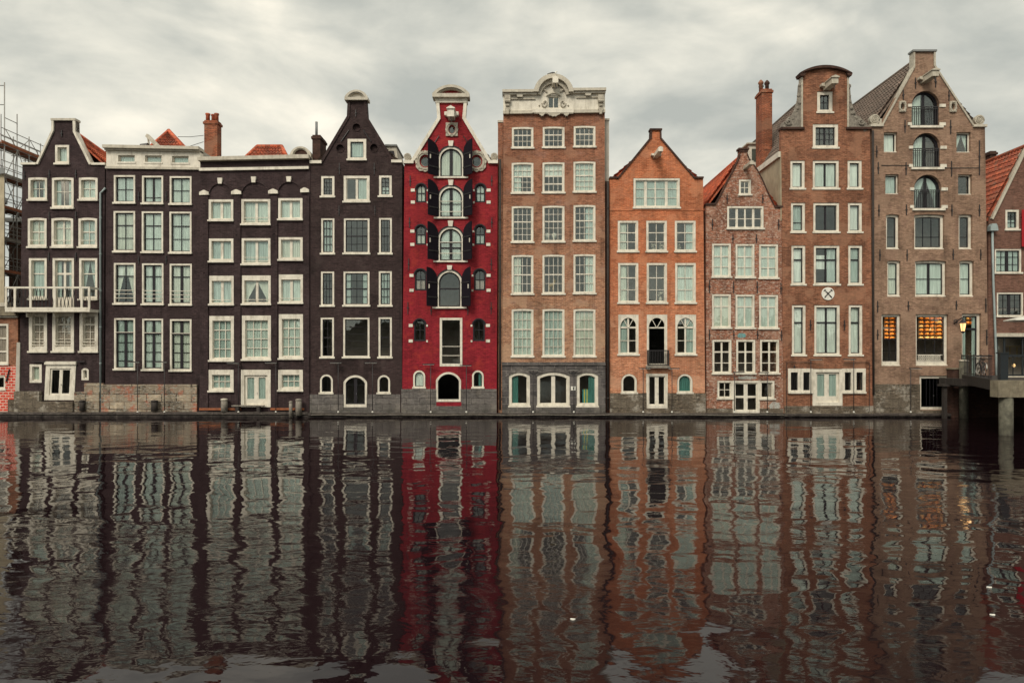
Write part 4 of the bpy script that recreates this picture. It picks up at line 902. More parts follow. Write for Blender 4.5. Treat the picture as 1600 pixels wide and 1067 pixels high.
h.bar('coping', 1102.6, 318, 1118.4, 320.6, -.1, WALL + .05, 'bdark'); h.bar('coping', 1210, 322, 1223, 324.6, -.1, WALL + .05, 'bdark')
x, z = h.U(1164, 261); MB().prism([(x - .11, z - .16), (x + .11, z - .16), (x + .11, z + .02), (x, z + .06), (x - .11, z + .02)], h.y - 1.15, h.y + .05, world=True).build('hoist_beam', 'white_old', h.root)
h.anchors([(1136, 304, 14), (1191.6, 304, 14), (1113, 343, 16), (1216.4, 343, 16), (1145, 366, 14), (1181.6, 366, 14), (1108.4, 438, 20), (1146, 440, 18), (1183, 440, 18), (1220, 442, 18), (1108.4, 515, 16), (1146.4, 516, 14), (1183.6, 516, 14), (1220.6, 516, 16)])
M['graffiti_teal'] = paint('teal_spray_paint', (.14, .34, .34), .8, .5, (.3, .12, .08), .9, scale=14); M['graffiti_white'] = paint('white_spray_paint', (.42, .42, .38), .8, .5, (.25, .12, .08), .9, scale=14)
def blob(u0, v0, u1, v1, mat, n=26, seed=1):
    rr = random.Random(seed); c = ((u0 + u1) / 2, (v0 + v1) / 2); pts = []
    for i in range(n): a = 2 * math.pi * i / n; k = .72 + .28 * rr.random(); pts.append((c[0] + (u1 - u0) / 2 * k * math.cos(a), c[1] + (v1 - v0) / 2 * k * math.sin(a)))
    h.prism('painted_patch', pts, -.004, .01, mat)
blob(1151, 520, 1167, 528.6, 'graffiti_teal', seed=3); blob(1150, 587, 1184, 593, 'graffiti_white', seed=5); blob(1200, 626, 1221, 642, 'graffiti_white', seed=8)
plinth(h, 1103.6, 1224.6, 638, 'ashlar_stain', [(1144.8, 1186.8, 645.4)], d=-.03)

# ================================================================== dark red house with raised centre
h = House('canal_house', 'dark red brick house with a raised round topped centre and a white emblem disc', 1290, 0.0, 12)
h.setfloors(306, 372, 462, 565)
K = dict(fr=3.7, rec=.04, sd=.10, smat='dark', sash=1.3, mw=.9)
win(h, 1276.8, 143.2, 1301.2, 176.4, v=(.5,), hz=(.5,), **{**K, 'fr': 5}); win(h, 1270, 194, 1310, 231.8, v=(.25, (.5, 3), .75), hz=(.34, .67), **{**K, 'fr': 4.8})
for n_, (y0, y1) in enumerate(((251, 295.7), (317, 363.6), (383.6, 445.4), (476.5, 555.6))):
    o_ = n_ * .8; kw = {**K}
    win(h, 1235 + o_, y0, 1257.6 + o_ * .6, y1, hz=((), (.68,), ((.34, 2.2),), ((.33, 2.2),))[n_], cur='full' if n_ == 1 else None, cmat='curtain_grey', blind=None if n_ == 1 else (0, 1), smatl='white', **kw)
    win(h, 1270 + o_, y0, 1311 + o_ * .6, y1, v=((.5, 2.8),) if n_ != 3 else ((.5, 2.8),), hz=((), (), ((.34, 2.2),), ((.33, 2.2),))[n_], cur=('full', None, 'r', None)[n_], blind=(None, None, (.2, .6), (0, 1))[n_], **kw)
    win(h, 1324.4 + o_ * .7, y0, 1346.8 + o_ * .4, y1, hz=((), (), ((.34, 2.2),), ((.33, 2.2),))[n_], cur='full' if n_ == 2 else None, cmat='curtain_grey', blind=None if n_ == 2 else (0, 1), **kw)
h.holes.append([(1231.4, 613.6), (1269.6, 613.6), (1269.6, 633.4), (1315.4, 633.4), (1315.4, 613.6), (1352, 613.6), (1352, 576), (1231.4, 576)])
for a, b in ((1231.4, 1250.6), (1250.9, 1269.3), (1315.7, 1333.6), (1333.9, 1352)): win(h, a, 576, b, 613.6, fr=4, top=5.6, bot=4, rec=-.03, sd=.1, smat='dark', sash=.8, v=(.33, .66), mw=.5, hole=False, cur=None, sillw=.4)
win(h, 1269.6, 577, 1315.4, 633.4, v=((.5, 7),), fr=4.6, top=4.4, bot=5, rec=-.05, sd=.12, sash=3.4, leafs=.2, cur='full', cmat='curtain_grey', hole=False, door=True)
top = arc_pts(1250, 1327, 115, 10, 20)
h.wall([(1225, 668), (1363.8, 668), (1359.6, 202), (1323.6, 202), (1323.6, 115)] + top[1:-1] + [(1254, 115), (1254, 202), (1220.6, 202)], 'b9')
h.body(1221, 1359.4, 238, 'b9', ridge=(1289, 128)); h.gable_roof(1220.6, 1360, 237, (1289, 127), 'tile_grey', start=.36)
x, z0 = h.U(1220.7, 237); _, zb = h.U(1220.7, 345)
MB().box(x - .02, h.y + .03, zb, x + .03, h.y + 6, z0).build('plaster_side', 'beige', h.root)
MB().box(x - .14, h.y + .05, z0 - .3, x - .02, h.y + 6.4, z0 + .02).build('bargeboard', 'white', h.root)
h.prism('cap_moulding', arc_pts(1247.6, 1329, 116, 11.8, 24) + arc_pts(1251, 1326, 116.4, 8.2, 24)[::-1], -.22, WALL + .1, 'bdark')
for a, b in ((1247, 1257), (1321, 1330)): h.prism('cap_moulding', [(a + 2, 121), (b - 2, 121), (b, 116.4), (a, 116.4)], -.2, WALL + .08, 'bdark')
for a, b in ((1219.4, 1256), (1321.6, 1361)): h.bar('coping', a, 199.6, b, 203, -.12, WALL + .05, 'bdark')
h.bar('stone_edging', 1251.6, 121, 1254.2, 201, -.04, WALL + .02, 'stone_white'); h.bar('stone_edging', 1323.4, 121, 1326, 201, -.04, WALL + .02, 'stone_white')
for sg, ue in ((-1, 1252), (1, 1325.6)):                        # weathered carved wings beside the centre block
    b = h.mb(); rr = random.Random(4 + sg); pts = [(ue, 199)]
    prof = [(30, 199), (29, 192), (23, 189), (19, 183), (13, 180), (9, 172), (6.5, 164), (4, 156), (3, 146), (2, 132), (0, 128)]
    b.prism([(ue, 199.4)] + [(ue + sg * p[0], p[1]) for p in prof], .02, WALL)
    for p in prof[:-1]:
        for k in range(3): b.ball(b.m(ue + sg * (p[0] * (.95 - .12 * k) + rr.uniform(-1, 1)), p[1] + 1.5 + rr.uniform(0, 4), .04 + .08 * rr.random()), rr.uniform(.05, .13), 7, 5)
    b.tube([b.m(ue + sg * p[0] * .96, p[1] + 1, .12) for p in prof], .08, 6); b.tube([b.m(ue + sg * (20 + 5 * math.cos(t * .6) * (1 - t / 16)), 191 + 5 * math.sin(t * .6) * (1 - t / 16), -.01) for t in range(13)], .055, 6)
    b.build('carved_wing', 'wood_grey', h.root)
hoist(h, 1291, 133, 10, 9, 1.1, 'white_old', True, True)
dy = 3.0; chimney(h, 1190.5, 1206.6, 139, 262, dy, 'bchim', 0, dep=1.07)
x0, z1 = up(1189, 139, dy); x1, _ = up(1206, 139, dy)
for i in range(3): MB().lathe([(.12, 0), (.12, .42), (.17, .46), (.17, .54), (.05, .7)], (x0 + (x1 - x0) * (.2 + .3 * i), dy + (.4, .9, .45)[i], z1), 'z', 10).build('chimney_pot', ('bchim', 'zinc', 'bdark')[i], h.root, True)
h9 = h; dd = 4.9
x0, z1 = up(1168.6, 226, dd); x1, z0 = up(1200, 262, dd)
dm = MB().prism([(x0, z0), (x0 + .08, z1), (x1, z1), (x1, z0)], dd, dd + 1.6, world=True).build('dormer', 'white', h.root)
xa, za = up(1174.5, 233, dd); xb, zb = up(1182.5, 253, dd); MB().box(xa, dd - .03, zb, xb, dd + .02, za).build('pane', 'glass_dark', dm)
MB().box(x0 - .1, dd - .15, z1, x1, dd + 1.7, z1 + .08).build('dormer_cap', 'white_old', dm)
# emblem disc
x, z = h.U(1293.2, 459); em = MB().lathe([(.37, 0), (.37, .05), (.3, .05)], (x, h.y - .055, z), 'y', 30).build('emblem_disc', 'sign_white', h.root)
b = MB()
for sg in (-1, 1):
    p = [(x + sg * -.20 + sg * .42 * t, h.y - .07, z - .23 + .42 * t + .04 * math.sin(t * 3)) for t in [i / 8 for i in range(9)]]
    b.tube(p, .03, 8, rs=[(.02 + .022 * math.sin(math.pi * min(1, i / 8 * 1.05)), .02) for i in range(9)])
    b.prism([(x + sg * .20, z + .17), (x + sg * .27, z + .13), (x + sg * .21, z + .24), (x + sg * .12, z + .25)], h.y - .085, h.y - .056, world=True)
    b.tube([(x + sg * .2, h.y - .07, z - .23), (x + sg * .12, h.y - .07, z - .12)], .035, 6)
b.build('crossed_emblem', 'iron', em)
h.anchors([(1266.2, 500, 16), (1319, 500, 16), (1241, 570, 5), (1229, 236, 22), (1264.6, 236, 16), (1318, 236, 16)][:3])
plinth(h, 1225.4, 1364, 634, 'ashlar_stain', [(1269.6, 1315.4, 634)], d=-.06)
b = h.mb(); b.tube([b.m(1228.6, 645, -.06), b.m(1228.6, 566, -.06), b.m(1268, 566, -.06)], .018, 6); b.tube([b.m(1357.4, 642, -.06), b.m(1357.4, 566, -.06), b.m(1318, 566, -.06)], .018, 6); b.build('conduit', 'iron', h.root)

# ================================================================== tall grey brown warehouse with three balconied arches
h = House('canal_house', 'tall grey brown house with three balconied arched doors stacked in its gable', 1450, 0.02, 12)
h.setfloors(268, 331, 397, 480, 585)
K = dict(fr=3.6, rec=.15, sd=.06, smat='dark', sash=1.2, mw=.8)
for n_, (x0, y0, x1, y1) in enumerate(((1424.5, 143, 1467, 198), (1426.3, 208.5, 1468.4, 263), (1428, 273.5, 1470, 327))):
    wd = x1 - x0; r_ = wd / 2
    wn = win(h, x0, y0, x1, y1, rise=r_, fr=1.6, mat='dark', rec=.16, sd=.05, smat='dark', sash=1.6, v=((.5, 4),), cur=('l', 'l', 'drape')[n_], bot=2, sill=False)
    h.bar('sill', x0 - 3, y1 - 1, x1 + 6, y1 + 2.4, -.10, .14, 'white')
    h.prism('brick_arch', arc_pts(x0 - 5, x1 + 5, y0 + r_, r_ + 5, 24) + arc_pts(x0 - .1, x1 + .1, y0 + r_, r_ + .1, 24)[::-1], -.04, .02, 'b10')
    for vv in (y0 + r_ - 1, y1 - 6): h.bar('white_block', x0 - 6.4, vv, x0 - .3, vv + 4.4, -.06, .02, 'white'); h.bar('white_block', x1 + .3, vv, x1 + 10, vv + 4.8, -.06, .02, 'white')
    b = h.mb(); vt = y0 + r_ + 2; b.bar(x0 + .2, vt, x1 - .2, vt + 1.3, .02, .06); b.bar(x0 + .2, vt + 3.4, x1 - .2, vt + 4.2, .02, .06); b.bar(x0 + .2, y1 - 2.6, x1 - .2, y1 - 1.6, .02, .06)
    for i in range(13): u = x0 + 1.2 + (wd - 3) * i / 12; b.bar(u, vt + 1, u + .7, y1 - 2, .025, .055)
    b.build('balcony_rail', 'iron', h.root)
for (x0, y0, x1, y1), kw in zip(((1381, 207, 1402, 238.4), (1494.6, 207, 1516.6, 238.6), (1383.4, 272.6, 1404.4, 303.6), (1497, 273, 1518.6, 304.4)), (dict(blind=(0, 1)), dict(cur='drape'), dict(cur='full'), dict())):
    win(h, x0, y0, x1, y1, fr=1.8, rec=.16, sd=.05, smat='dark', sash=1, mat='white', smatl='white', **kw)
def rev(x0, y0, x1, y1, **kw): return win(h, x0, y0, x1, y1, **{**K, **kw})
for n_, (y0, y1) in enumerate(((335, 389.6), (407, 463.6))):
    o_ = n_ * 2
    rev(1384.4 + o_, y0, 1405.4 + o_, y1, hz=((.66, 1),) if n_ == 0 else (.5,), cur='full' if n_ else None, rise=1.4)
    rev(1428.6 + o_ * .6, y0, 1475.6 + o_ * 1.6, y1, v=(.33, .66) if n_ == 0 else ((.5, 3.6),), hz=((.66, 1),) if n_ == 0 else (.5,), cur='full' if n_ else None, rise=1.4)
    rev(1498 + o_ * .5, y0, 1519.4 + o_ * 1.2, y1, hz=((.66, 1),) if n_ == 0 else (.5,), cur='full' if n_ else None, rise=1.4)
shop1 = (1377.4, 491, 1407.6, 571.6); shop2 = (1431, 491, 1481.6, 571.4)
rev(*shop1, v=(.5,), hz=((.5, 2), .76), bot=7, glass='glass'); rev(*shop2, v=(.333, .667), hz=((.5, 2), .76), bot=7)
rev(1503, 490, 1533, 590, fr=3.6, hz=((.215, 3),), v=(), sash=1.4, cur='sides', cmat='curtain_grey', door=True, bot=2)
rev(1436.8, 587, 1482, 640, fr=4, smat='dark', v=((.25, .6), (.4, .6), (.55, .6), (.7, .6)), hz=(), mw=.6, door=True, glass='glass_dark', rec=.1)
for u, v in ((1409.4, 167.4), (1488.2, 167.6)): oval_frame(h, u, v, 5.4, 8.6, 2.6, 4.2, 8, square=.7)
out = [(1365, 668), (1545.6, 668), (1539, 198), (1521, 195), (1460.6, 103), (1460.4, 81), (1427, 81), (1427, 104.6), (1376.6, 195), (1362.4, 198)]
h.wall(out, 'b10'); h.body(1362.8, 1538.6, 198, 'b10', ridge=(1443.6, 90)); h.gable_roof(1361.6, 1539, 200, (1443.6, 86), 'tile_grey')
band(h, [(1376.4, 196), (1426.4, 105), (1426.4, 81)], 2.6, -.07, WALL + .05, 'stone_white'); band(h, [(1461, 81), (1461.2, 103), (1521.6, 196)], 2.6, -.07, WALL + .05, 'stone_white')
h.bar('coping', 1424.6, 79, 1462.4, 81.8, -.12, WALL + .08, 'lead'); h.bar('coping', 1358.6, 195, 1379, 198.8, -.14, WALL + .06, 'white_old'); h.bar('coping', 1519.6, 195.6, 1540.4, 199.4, -.14, WALL + .06, 'white_old')
rosette(h, 1366.5, 187, 8); rosette(h, 1530, 188, 8)
h.bar('shoulder_block', 1373, 186, 1377, 195, -.05, .3, 'stone_white')
hoist(h, 1443, 122.5, 10, 9, 1.15, 'white_old', True, True)
h.anchors([(1430, 122, 17), (1461.6, 121, 16), (1411, 142, 14), (1482.4, 142, 16), (1413.8, 188, 20), (1485, 188, 22), (1369.6, 228, 18), (1372, 254, 18), (1415.4, 254, 20), (1486.4, 252, 24), (1530, 220, 54), (1373, 320, 18), (1416, 320, 16), (1487, 320, 18), (1530, 320, 18), (1374.6, 390, 18), (1417, 390, 18), (1489, 390, 16), (1532, 390, 16), (1371, 470, 18), (1419, 471, 14), (1494, 470, 14), (1540, 466, 22), (1371, 515, 16), (1541.4, 515, 24)])
h.bar('iron_tie', 1377, 258.5, 1424, 259.3, -.03, .01, 'iron'); h.bar('iron_tie', 1470, 262.4, 1530, 263.2, -.03, .01, 'iron')
b = h.mb(); b.tube([b.m(1360.6 + 2.6, 205, -.06), b.m(1364, 616, -.06)], .06, 8); b.build('drainpipe', 'wood_dark', h.root, True)
plinth(h, 1365, 1492, 600, 'ashlar_stain', [(1436.8, 1482, 641)], d=-.06)
# lattice of scrolls along the foot of the wide shop window
b = h.mb()
for i in range(6):
    u = 1439 + i * 6.0; b.tube([b.m(u + 2.4 * math.cos(t * .7854), 559 + 3.6 * math.sin(t * .7854), .13) for t in range(8)], .016, 5, True); b.tube([b.m(u - 2.6, 555, .13), b.m(u + 2.6, 563, .13)], .012, 5); b.tube([b.m(u + 2.6, 555, .13), b.m(u - 2.6, 563, .13)], .012, 5)
b.bar(1434.8, 554, 1474.6, 555, .118, .14); b.bar(1434.8, 563, 1474.6, 564, .118, .14); b.build('lattice_panel', 'white', h.root)
# hanging lantern on its scrolled arm
sc_ = h.mb(); x, z = h.U(1496, 505)
y_ = h.y
MB().tube([(x - .2, y_ + .02, z - .05), (x - .18, y_ - .25, z + .12), (x, y_ - .6, z + .34), (x + .1, y_ - .95, z + .30), (x + .15, y_ - 1.1, z + .1)], .03, 8).tube([(x - .16 - .12 * math.cos(t * .6) * (1 - t / 14), y_ - .12, z + .08 + .14 * math.sin(t * .6) * (1 - t / 14)) for t in range(12)], .03, 6).tube([(x + .02 + .1 * math.cos(t * .6) * (1 - t / 14), y_ - .5, z + .14 + .1 * math.sin(t * .6) * (1 - t / 14)) for t in range(12)], .022, 6).build('lamp_bracket', 'iron', h.root)
h10 = h
# ================================================================== cut off houses at both ends
h = House('brick_house', 'low brick house with red painted foot at the far left edge', 0, 0.05, 1.8, None)
h.setfloors(575)
win(h, -24, 506, 13, 569.5, fr=3, rec=.0, sd=.08, hz=((.34, 2.4), (.7, 2.4)), v=(.5,), cur='r', cmat='curtain_rose')
win(h, -80, 506, -43, 569.5, fr=3, rec=.0, sd=.08, hz=((.34, 2.4), (.7, 2.4)), v=(.5,), cur='l', cmat='curtain_rose')
win(h, -14, 586.5, 9, 609, fr=3, rec=.0, sd=.08, cur=None)
h.wall([(-230, 668), (27.6, 668), (28.2, 483), (-230, 483)], 'b9'); h.body(-229, 28, 484, 'b9'); h.flat_roof(-229, 28, 486)
h.bar('cornice', -231, 479.6, 29.4, 493.4, -.25, WALL + .3, 'concrete'); h.bar('string_course', -230, 493.6, 29, 496.4, -.12, .02, 'white_old'); h.bar('white_gutter', -231, 473.5, 15, 479.4, -.28, .1, 'white_old')
hs2 = [[(-14, 609), (9, 609), (9, 586.5), (-14, 586.5)]]
h.mb().prism([(-230, 668), (25.4, 668), (26.2, 572), (-230, 572)], -.05, .003, hs2).build('painted_foot', 'redwhite', h.root)
h.prism('corner_post', [(24.5, 640), (31.5, 640), (33, 535), (28, 535)], -.1, .02, 'pale_plaster'); h.bar('stone_foot', 16, 624, 26, 668, -.2, -.05, 'ashlar_stain')
q = h.mb(); q.tube([q.m(16.5, 577, -.1), q.m(11.5, 596, -.1)], .035, 6); q.build('iron_bracket', 'iron', h.root)

h = House('brick_house', 'brown brick house with an orange tiled roof at the far right edge', 1603, 0.5, 9, None)
h.setfloors(410, 480)
K = dict(fr=2.4, rec=.02, sd=.07, smat='dark', sash=1.3, mw=.6)
win(h, 1571, 327.6, 1592.4, 359.6, v=(.5,), hz=(.3, .65), cur='low', cmat='curtain_grey', **{**K, 'fr': 3.4})
win(h, 1554.4, 389, 1596, 427, v=((.5, 4.4), .25, .75), hz=(.3, .65), cur='wide', cmat='curtain_grey', **K); win(h, 1557.6, 457, 1599, 494.6, v=((.5, 4.4), .25, .75), hz=(.3, .65), cur=None, **K)
sf = win(h, 1556, 523, 1640, 589, fr=2.6, top=4.5, mat='navy', rec=-.02, sd=.1, smat='navy', sash=1.4, v=((.16, 3), (.52, 2)), hz=((.5, 1.6),), cur=None, sill=False, name='shop_front')
h.bar('fascia', 1553, 520.6, 1642, 526.2, -.2, .02, 'white_old')
h.wall([(1543.4, 600), (1661, 600), (1661, 338), (1605, 231), (1601, 231), (1549, 338), (1545, 338)], 'b12'); h.body(1544.6, 1660.6, 338, 'b12', ridge=(1603, 236), bottom=600); h.gable_roof(1541, 1665, 344, (1603, 229), 'tile_red_old', start=.05)
band(h, [(1547, 342), (1601, 231)], 3.4, -.12, .3, 'white_old', 'bargeboard'); band(h, [(1605, 231), (1663, 342)], 3.4, -.12, .3, 'white_old', 'bargeboard')
chimney(h, 1547.5, 1557, 236, 262, 3.4, 'bdark', 0, dep=.7)
b = h.mb(); b.prism([(1541.6, 362), (1553.8, 362), (1553, 355), (1550.6, 351), (1545, 351), (1542, 355)], -.34, -.04); b.build('rain_hopper', 'zinc', h.root)
b = h.mb(); b.tube([b.m(1547.5, 361, -.16), b.m(1549, 440, -.16), b.m(1553.4, 556, -.16), b.m(1553.6, 594, -.16)], .062, 8); b.build('drainpipe', 'zinc', h.root, True)
x, z = up(1584, 571, 1.6); MB().ball((x, 1.6, z), (.09, .09, .11), 10, 7).build('lit_lamp', 'lampglass', h.root, True)
for i in range(3): x, z = up(1578 + i * 11, 560, 2.4); MB().tube([(x, 2.4, z), (x, 2.4, z + .7)], .03, 6).lathe([(.02, 0), (.3, .02), (.3, .05), (.02, .06)], (x, 2.4, z + .7), 'z', 12).build('shop_table', 'tan', h.root)
rb = MB(.3); curt = [(1597, 385), (1607, 387), (1607, 326), (1597, 328)]; rb.prism(curt, 0, .03); solo(rb, 'banner', 'redcloth', 'red cloth banner at the far right edge of the picture', 'banner')

# ------------------------------------------------------------------ buildings and scaffold behind the left end
h = House('plaster_building', 'pale plaster building standing behind the scaffold at far left', -60, 2.6, 8, None)
h.y = 2.6
X0, X1 = -46, -33.0
FP = [(-46, 2.2), (-31.0, 2.2), (-33.3, 2.9), (-37.2, 10.5), (-46, 10.5)]
def slab(fp, z0, z1): n = len(fp); return MB().add([(*q_, z0) for q_ in fp] + [(*q_, z1) for q_ in fp], [tuple(range(n))[::-1], tuple(range(n, 2 * n))] + [(k, (k + 1) % n, (k + 1) % n + n, k + n) for k in range(n)])
slab(FP, 1.5, 14.6).build('wall', 'beige', h.root); slab([(-46, 2.0), (-30.85, 2.0), (-33.1, 2.85), (-37, 10.7), (-46, 10.7)], 14.6, 14.95).build('roof', 'lead', h.root)
for zz_ in (6.8, 9.6, 12.0):
    for xx in (-33.6, -36): f = MB().box(xx, 2.12, zz_, xx + 1.1, 2.24, zz_ + 1.7).build('window', 'white_old', h.root); MB().box(xx + .1, 2.09, zz_ + .1, xx + 1, 2.11, zz_ + 1.6).build('pane', 'glass_dark', f)
g = empty('brick_building', (-32, 12, 1.5), 'dark brick building seen through the scaffold bars', 'building')
MB().box(-38, 12.2, 1.5, -27.4, 20, 13.6).build('wall', 'bdark', g); MB().box(-38.2, 12.0, 13.6, -27.2, 20.2, 13.9).build('roof', 'lead', g)
for zz_ in (5, 8, 10.6):
    for xx in (-36.4, -34.2, -31.9): f = MB().box(xx, 12.1, zz_, xx + 1.0, 12.22, zz_ + 1.5).build('window', 'white_old', g); MB().box(xx + .1, 12.08, zz_ + .1, xx + .9, 12.11, zz_ + 1.4).build('pane', 'glass_dark', f)
g = empty('scaffold', (-32.2, 4.5, 1.55), 'grey tube scaffold with reddish boards beside the first black house', 'scaffold')
XA, XB = -31.72, -32.75; ys = [3.2, 4.3, 5.4, 6.5, 7.7]; tops = [20.6, 19.0, 17.9, 17.8, 17.7]
for i, y in enumerate(ys):
    MB().tube([(XA, y, 1.6), (XA, y, tops[i])], .032, 6).build('standard', 'steel', g, True); MB().tube([(XB, y, 1.6), (XB, y, tops[i])], .032, 6).build('standard', 'steel', g, True)
lv = [4.7, 6.7, 8.7, 10.7, 12.7, 14.7, 16.7]
for k, z in enumerate(lv):
    for xx in (XA, XB):
        for dz in (0, .5, 1.0): MB().tube([(xx, ys[0] - .3, z + dz), (xx, ys[-1] + .3, z + dz)], .026, 6).build('ledger', 'steel', g, True)
    t = MB()
    for y in ys: t.tube([(XA + .15, y, z - .05), (XB - .15, y, z - .05)], .026, 6)
    t.build('cross_tubes', 'steel', g, True)
    for j in range(3): MB().box(XB + .06 + j * .32, ys[0] - .3, z + .03, XB + .36 + j * .32, ys[-1] + .3, z + .085).build('deck_board', 'wood_orange' if j else 'wood_grey', g)
    MB().box(XA + .03, ys[0] - .3, z + .04, XA + .06, ys[-1] + .3, z + .22).build('toe_board', 'wood_orange' if k % 2 == 0 else 'wood_grey', g)
    for i in range(4):
        a, b = (ys[i], ys[i + 1]) if (i + k) % 2 else (ys[i + 1], ys[i]); MB().tube([(XA + .04, a, z), (XA + .04, b, z + 2.0 if z < 16 else z + 1.0)], .022, 6).build('brace', 'steel', g, True)
for k in range(6):
    for i in range(4): MB().tube([(XB, ys[i + (k % 2)] if i + (k % 2) < 5 else ys[4], lv[k]), (XA, ys[i], lv[k] + 2)], .02, 6).build('brace', 'steel', g, True)
b = MB().tube([(XA, 3.2, 20.4), (XB, 3.2, 20.4)], .026, 6).tube([(XA, 3.2, 18.4), (XA, 4.3, 18.4)], .026, 6).tube([(XA, 3.2, 19.2), (XB, 3.2, 19.2)], .026, 6); b.build('top_rails', 'steel', g, True)

# ------------------------------------------------------------------ things along the water's edge
def lights():
    G = 'slim crossbar lamp posts along the house fronts'
    spec = [(199, 219, 566, 215, 'left one before the black house with white attic'), (241, 261.5, 566, 257, 'right one before the black house with white attic'),
            (354, 374, 567.5, 372.5, 'left one before the black house with blind arches'), (413.5, 433, 567, 431, 'right one before the black house with blind arches'),
            (514.7, 534, 567, 528.5, 'left one before the dark neck gabled house'), (569.5, 589.5, 567, 582, 'right one before the dark neck gabled house'),
            (660, 679, 569.5, 673, 'left one before the bright red house'), (718.7, 737, 571.5, 728.7, 'right one before the bright red house'),
            (824.7, 841, 577.5, 833, 'left one before the house with carved attic'), (887, 905, 577.5, 896.7, 'right one before the house with carved attic'),
            (998, 1017, 576, 1005, 'left one before the orange house'), (1043, 1062, 576, 1050, 'right one before the orange house'),
            (1145, 1163, 582, 1147.5, 'left one before the narrow mottled house'), (1184, 1201.5, 582.4, 1199, 'right one before the narrow mottled house'),
            (1264.5, 1285, 562, 1267, 'left one before the house with white emblem disc'), (1317, 1336.5, 561.6, 1334, 'right one before the house with white emblem disc'),
            (1421, 1440, 576, 1423, 'beside the black cellar door under the cheese windows')]
    def make(u0, u1, v, up_, text):
        y = -.36; x, zt = up(up_, v, y); zf = .26
        g = empty('lamp_post', (x, y, zf), 'slim dark lamp post with flat crossbar, ' + text, 'lamp post', G)
        x0, x1 = up(u0, v, y)[0], up(u1, v, y)[0]
        MB().tube([(x, y, zf), (x, y, zt)], .021, 8).build('pole', 'iron', g, True)
        MB().box(x0, y - .05, zt, x1, y + .05, zt + .045).build('crossbar', 'iron', g)
        b = MB().box(x0 + .04, y - .035, zt - .02, x1 - .04, y + .035, zt - .001).build('lamp_strip', 'sign_white', g)
        MB().ball((x, y, zf + .05), .055, 10, 7).build('foot', 'sign_white', g, True)
        MB().tube([(x, y, zt - .03), (x, .0, zt - .03)], .013, 6).build('wall_tie', 'iron', g, True)
    for s_ in spec: make(*s_)
lights()
# the two lamps beside the white cellar door of the balcony house hang from its hood ends
for a, b_, t in ((50, 71, 'left of the white door'), (121, 122.5 + 10, 'right of the white door')):
    x0, z = up(a, 565, -.1); x1, _ = up(b_, 565, -.1); m_ = MB().box(x0, -.14, z - .02, x1, -.06, z + .025).tube([((x0 + x1) / 2, -.1, z), ((x0 + x1) / 2, .05, z)], .015, 6)
    solo(m_, 'wall_lamp', 'iron', 'thin dark bar lamp on the balcony house, ' + t, 'lamp', 'bar lamps by the white cellar door')
def post(u0, u1, v0, v1, y, mat, label, capm=None, lean=0):
    x0, zt = up(u0, v0, y); x1, zb = up(u1, v1, y); r = (x1 - x0) / 2; cx = (x0 + x1) / 2
    g = empty('mooring_post', (cx, y, zb), label, 'post', 'mooring posts at the water edge')
    MB().tube([(cx, y, zb), (cx + lean * .5, y, (zb + zt) / 2), (cx + lean, y, zt - .06)], r, 14, rs=[r * 1.02, r, r * .97]).build('shaft', mat, g, True)
    MB().lathe([(r * 1.06, 0), (r * 1.12, .03), (r * 1.06, .07), (r * .6, .1), (.01, .11)], (cx + lean, y, zt - .08), 'z', 14).build('cap', capm or mat, g, True)
post(345.5, 355.3, 623, 643.5, -.3, 'wood_grey', 'stout weathered post left of the white double door by the bench', 'white_old')
post(451.6, 457, 627, 652, -.5, 'wood_grey', 'thin pale post at the water edge, right of the bench')
post(462, 471.2, 623.5, 649, -.46, 'wood_grey', 'stout weathered post beside the thin pale one')
post(124.4, 132, 625.6, 642, -.3, 'wood_dark', 'short dark post by the rough stone below the white balcony house'); post(236.5, 246, 625.5, 642.6, -.32, 'wood_dark', 'short dark post before the stone foot of the attic house')
post(1499.6, 1512.2, 562.5, 655, -1.0, 'mould', 'tall mouldy mooring pile with a pale cap beside the bridge railing', 'white_old')
g = empty('bench', (up(388, 640)[0], -.25, .3), 'low grey plank bench under the white double door of the arched house', 'bench')
x0, z = up(362.5, 633, -.3); x1, _ = up(412.5, 633, -.3); MB().box(x0, -.4, z - .06, x1, -.14, z).build('seat', 'wood_grey', g)
for a in (.12, .78): MB().box(x0 + (x1 - x0) * a, -.38, .3, x0 + (x1 - x0) * (a + .1), -.16, z - .06).build('leg', 'wood_dark', g)
# loose water pipe along the ledge
b = MB(); pts = []
for i in range(60): u = 486 + i * (1225 - 486) / 59; x, _ = up(u, 645, -.44); pts.append((x, -.45, .14 + .02 * math.sin(i * .7)))
b.tube(pts, .018, 6); solo(b, 'water_pipe', 'wood_grey', 'thin pale pipe running along the quay wall just above the water', 'pipe', smooth=True)
for i, (u, v, t) in enumerate(((895, 968, 'near the middle of the canal'), (1546, 918, 'on the right, upper of two'), (1551, 961, 'on the right, lower of two'))):
    d = EYE * FPX / (v - 555); x = (u - 800) * d / FPX; r = .0085 * d / 8 * 2.2
    n = 9; V = [(x + r * (1.6 + .5 * math.sin(k * 2.3)) * math.cos(2 * math.pi * k / n), d - DIST + r * (1.0 + .4 * math.cos(k * 1.7)) * math.sin(2 * math.pi * k / n), .004) for k in range(n)]
    b = MB().add(V + [(p_[0], p_[1], .016) for p_ in V], [tuple(range(n))[::-1], tuple(range(n, 2 * n))] + [(k, (k + 1) % n, (k + 1) % n + n, k + n) for k in range(n)])
    solo(b, 'floating_scrap', 'sign_white', 'small white scrap floating on the dark water ' + t, 'litter', 'scraps floating on the water')

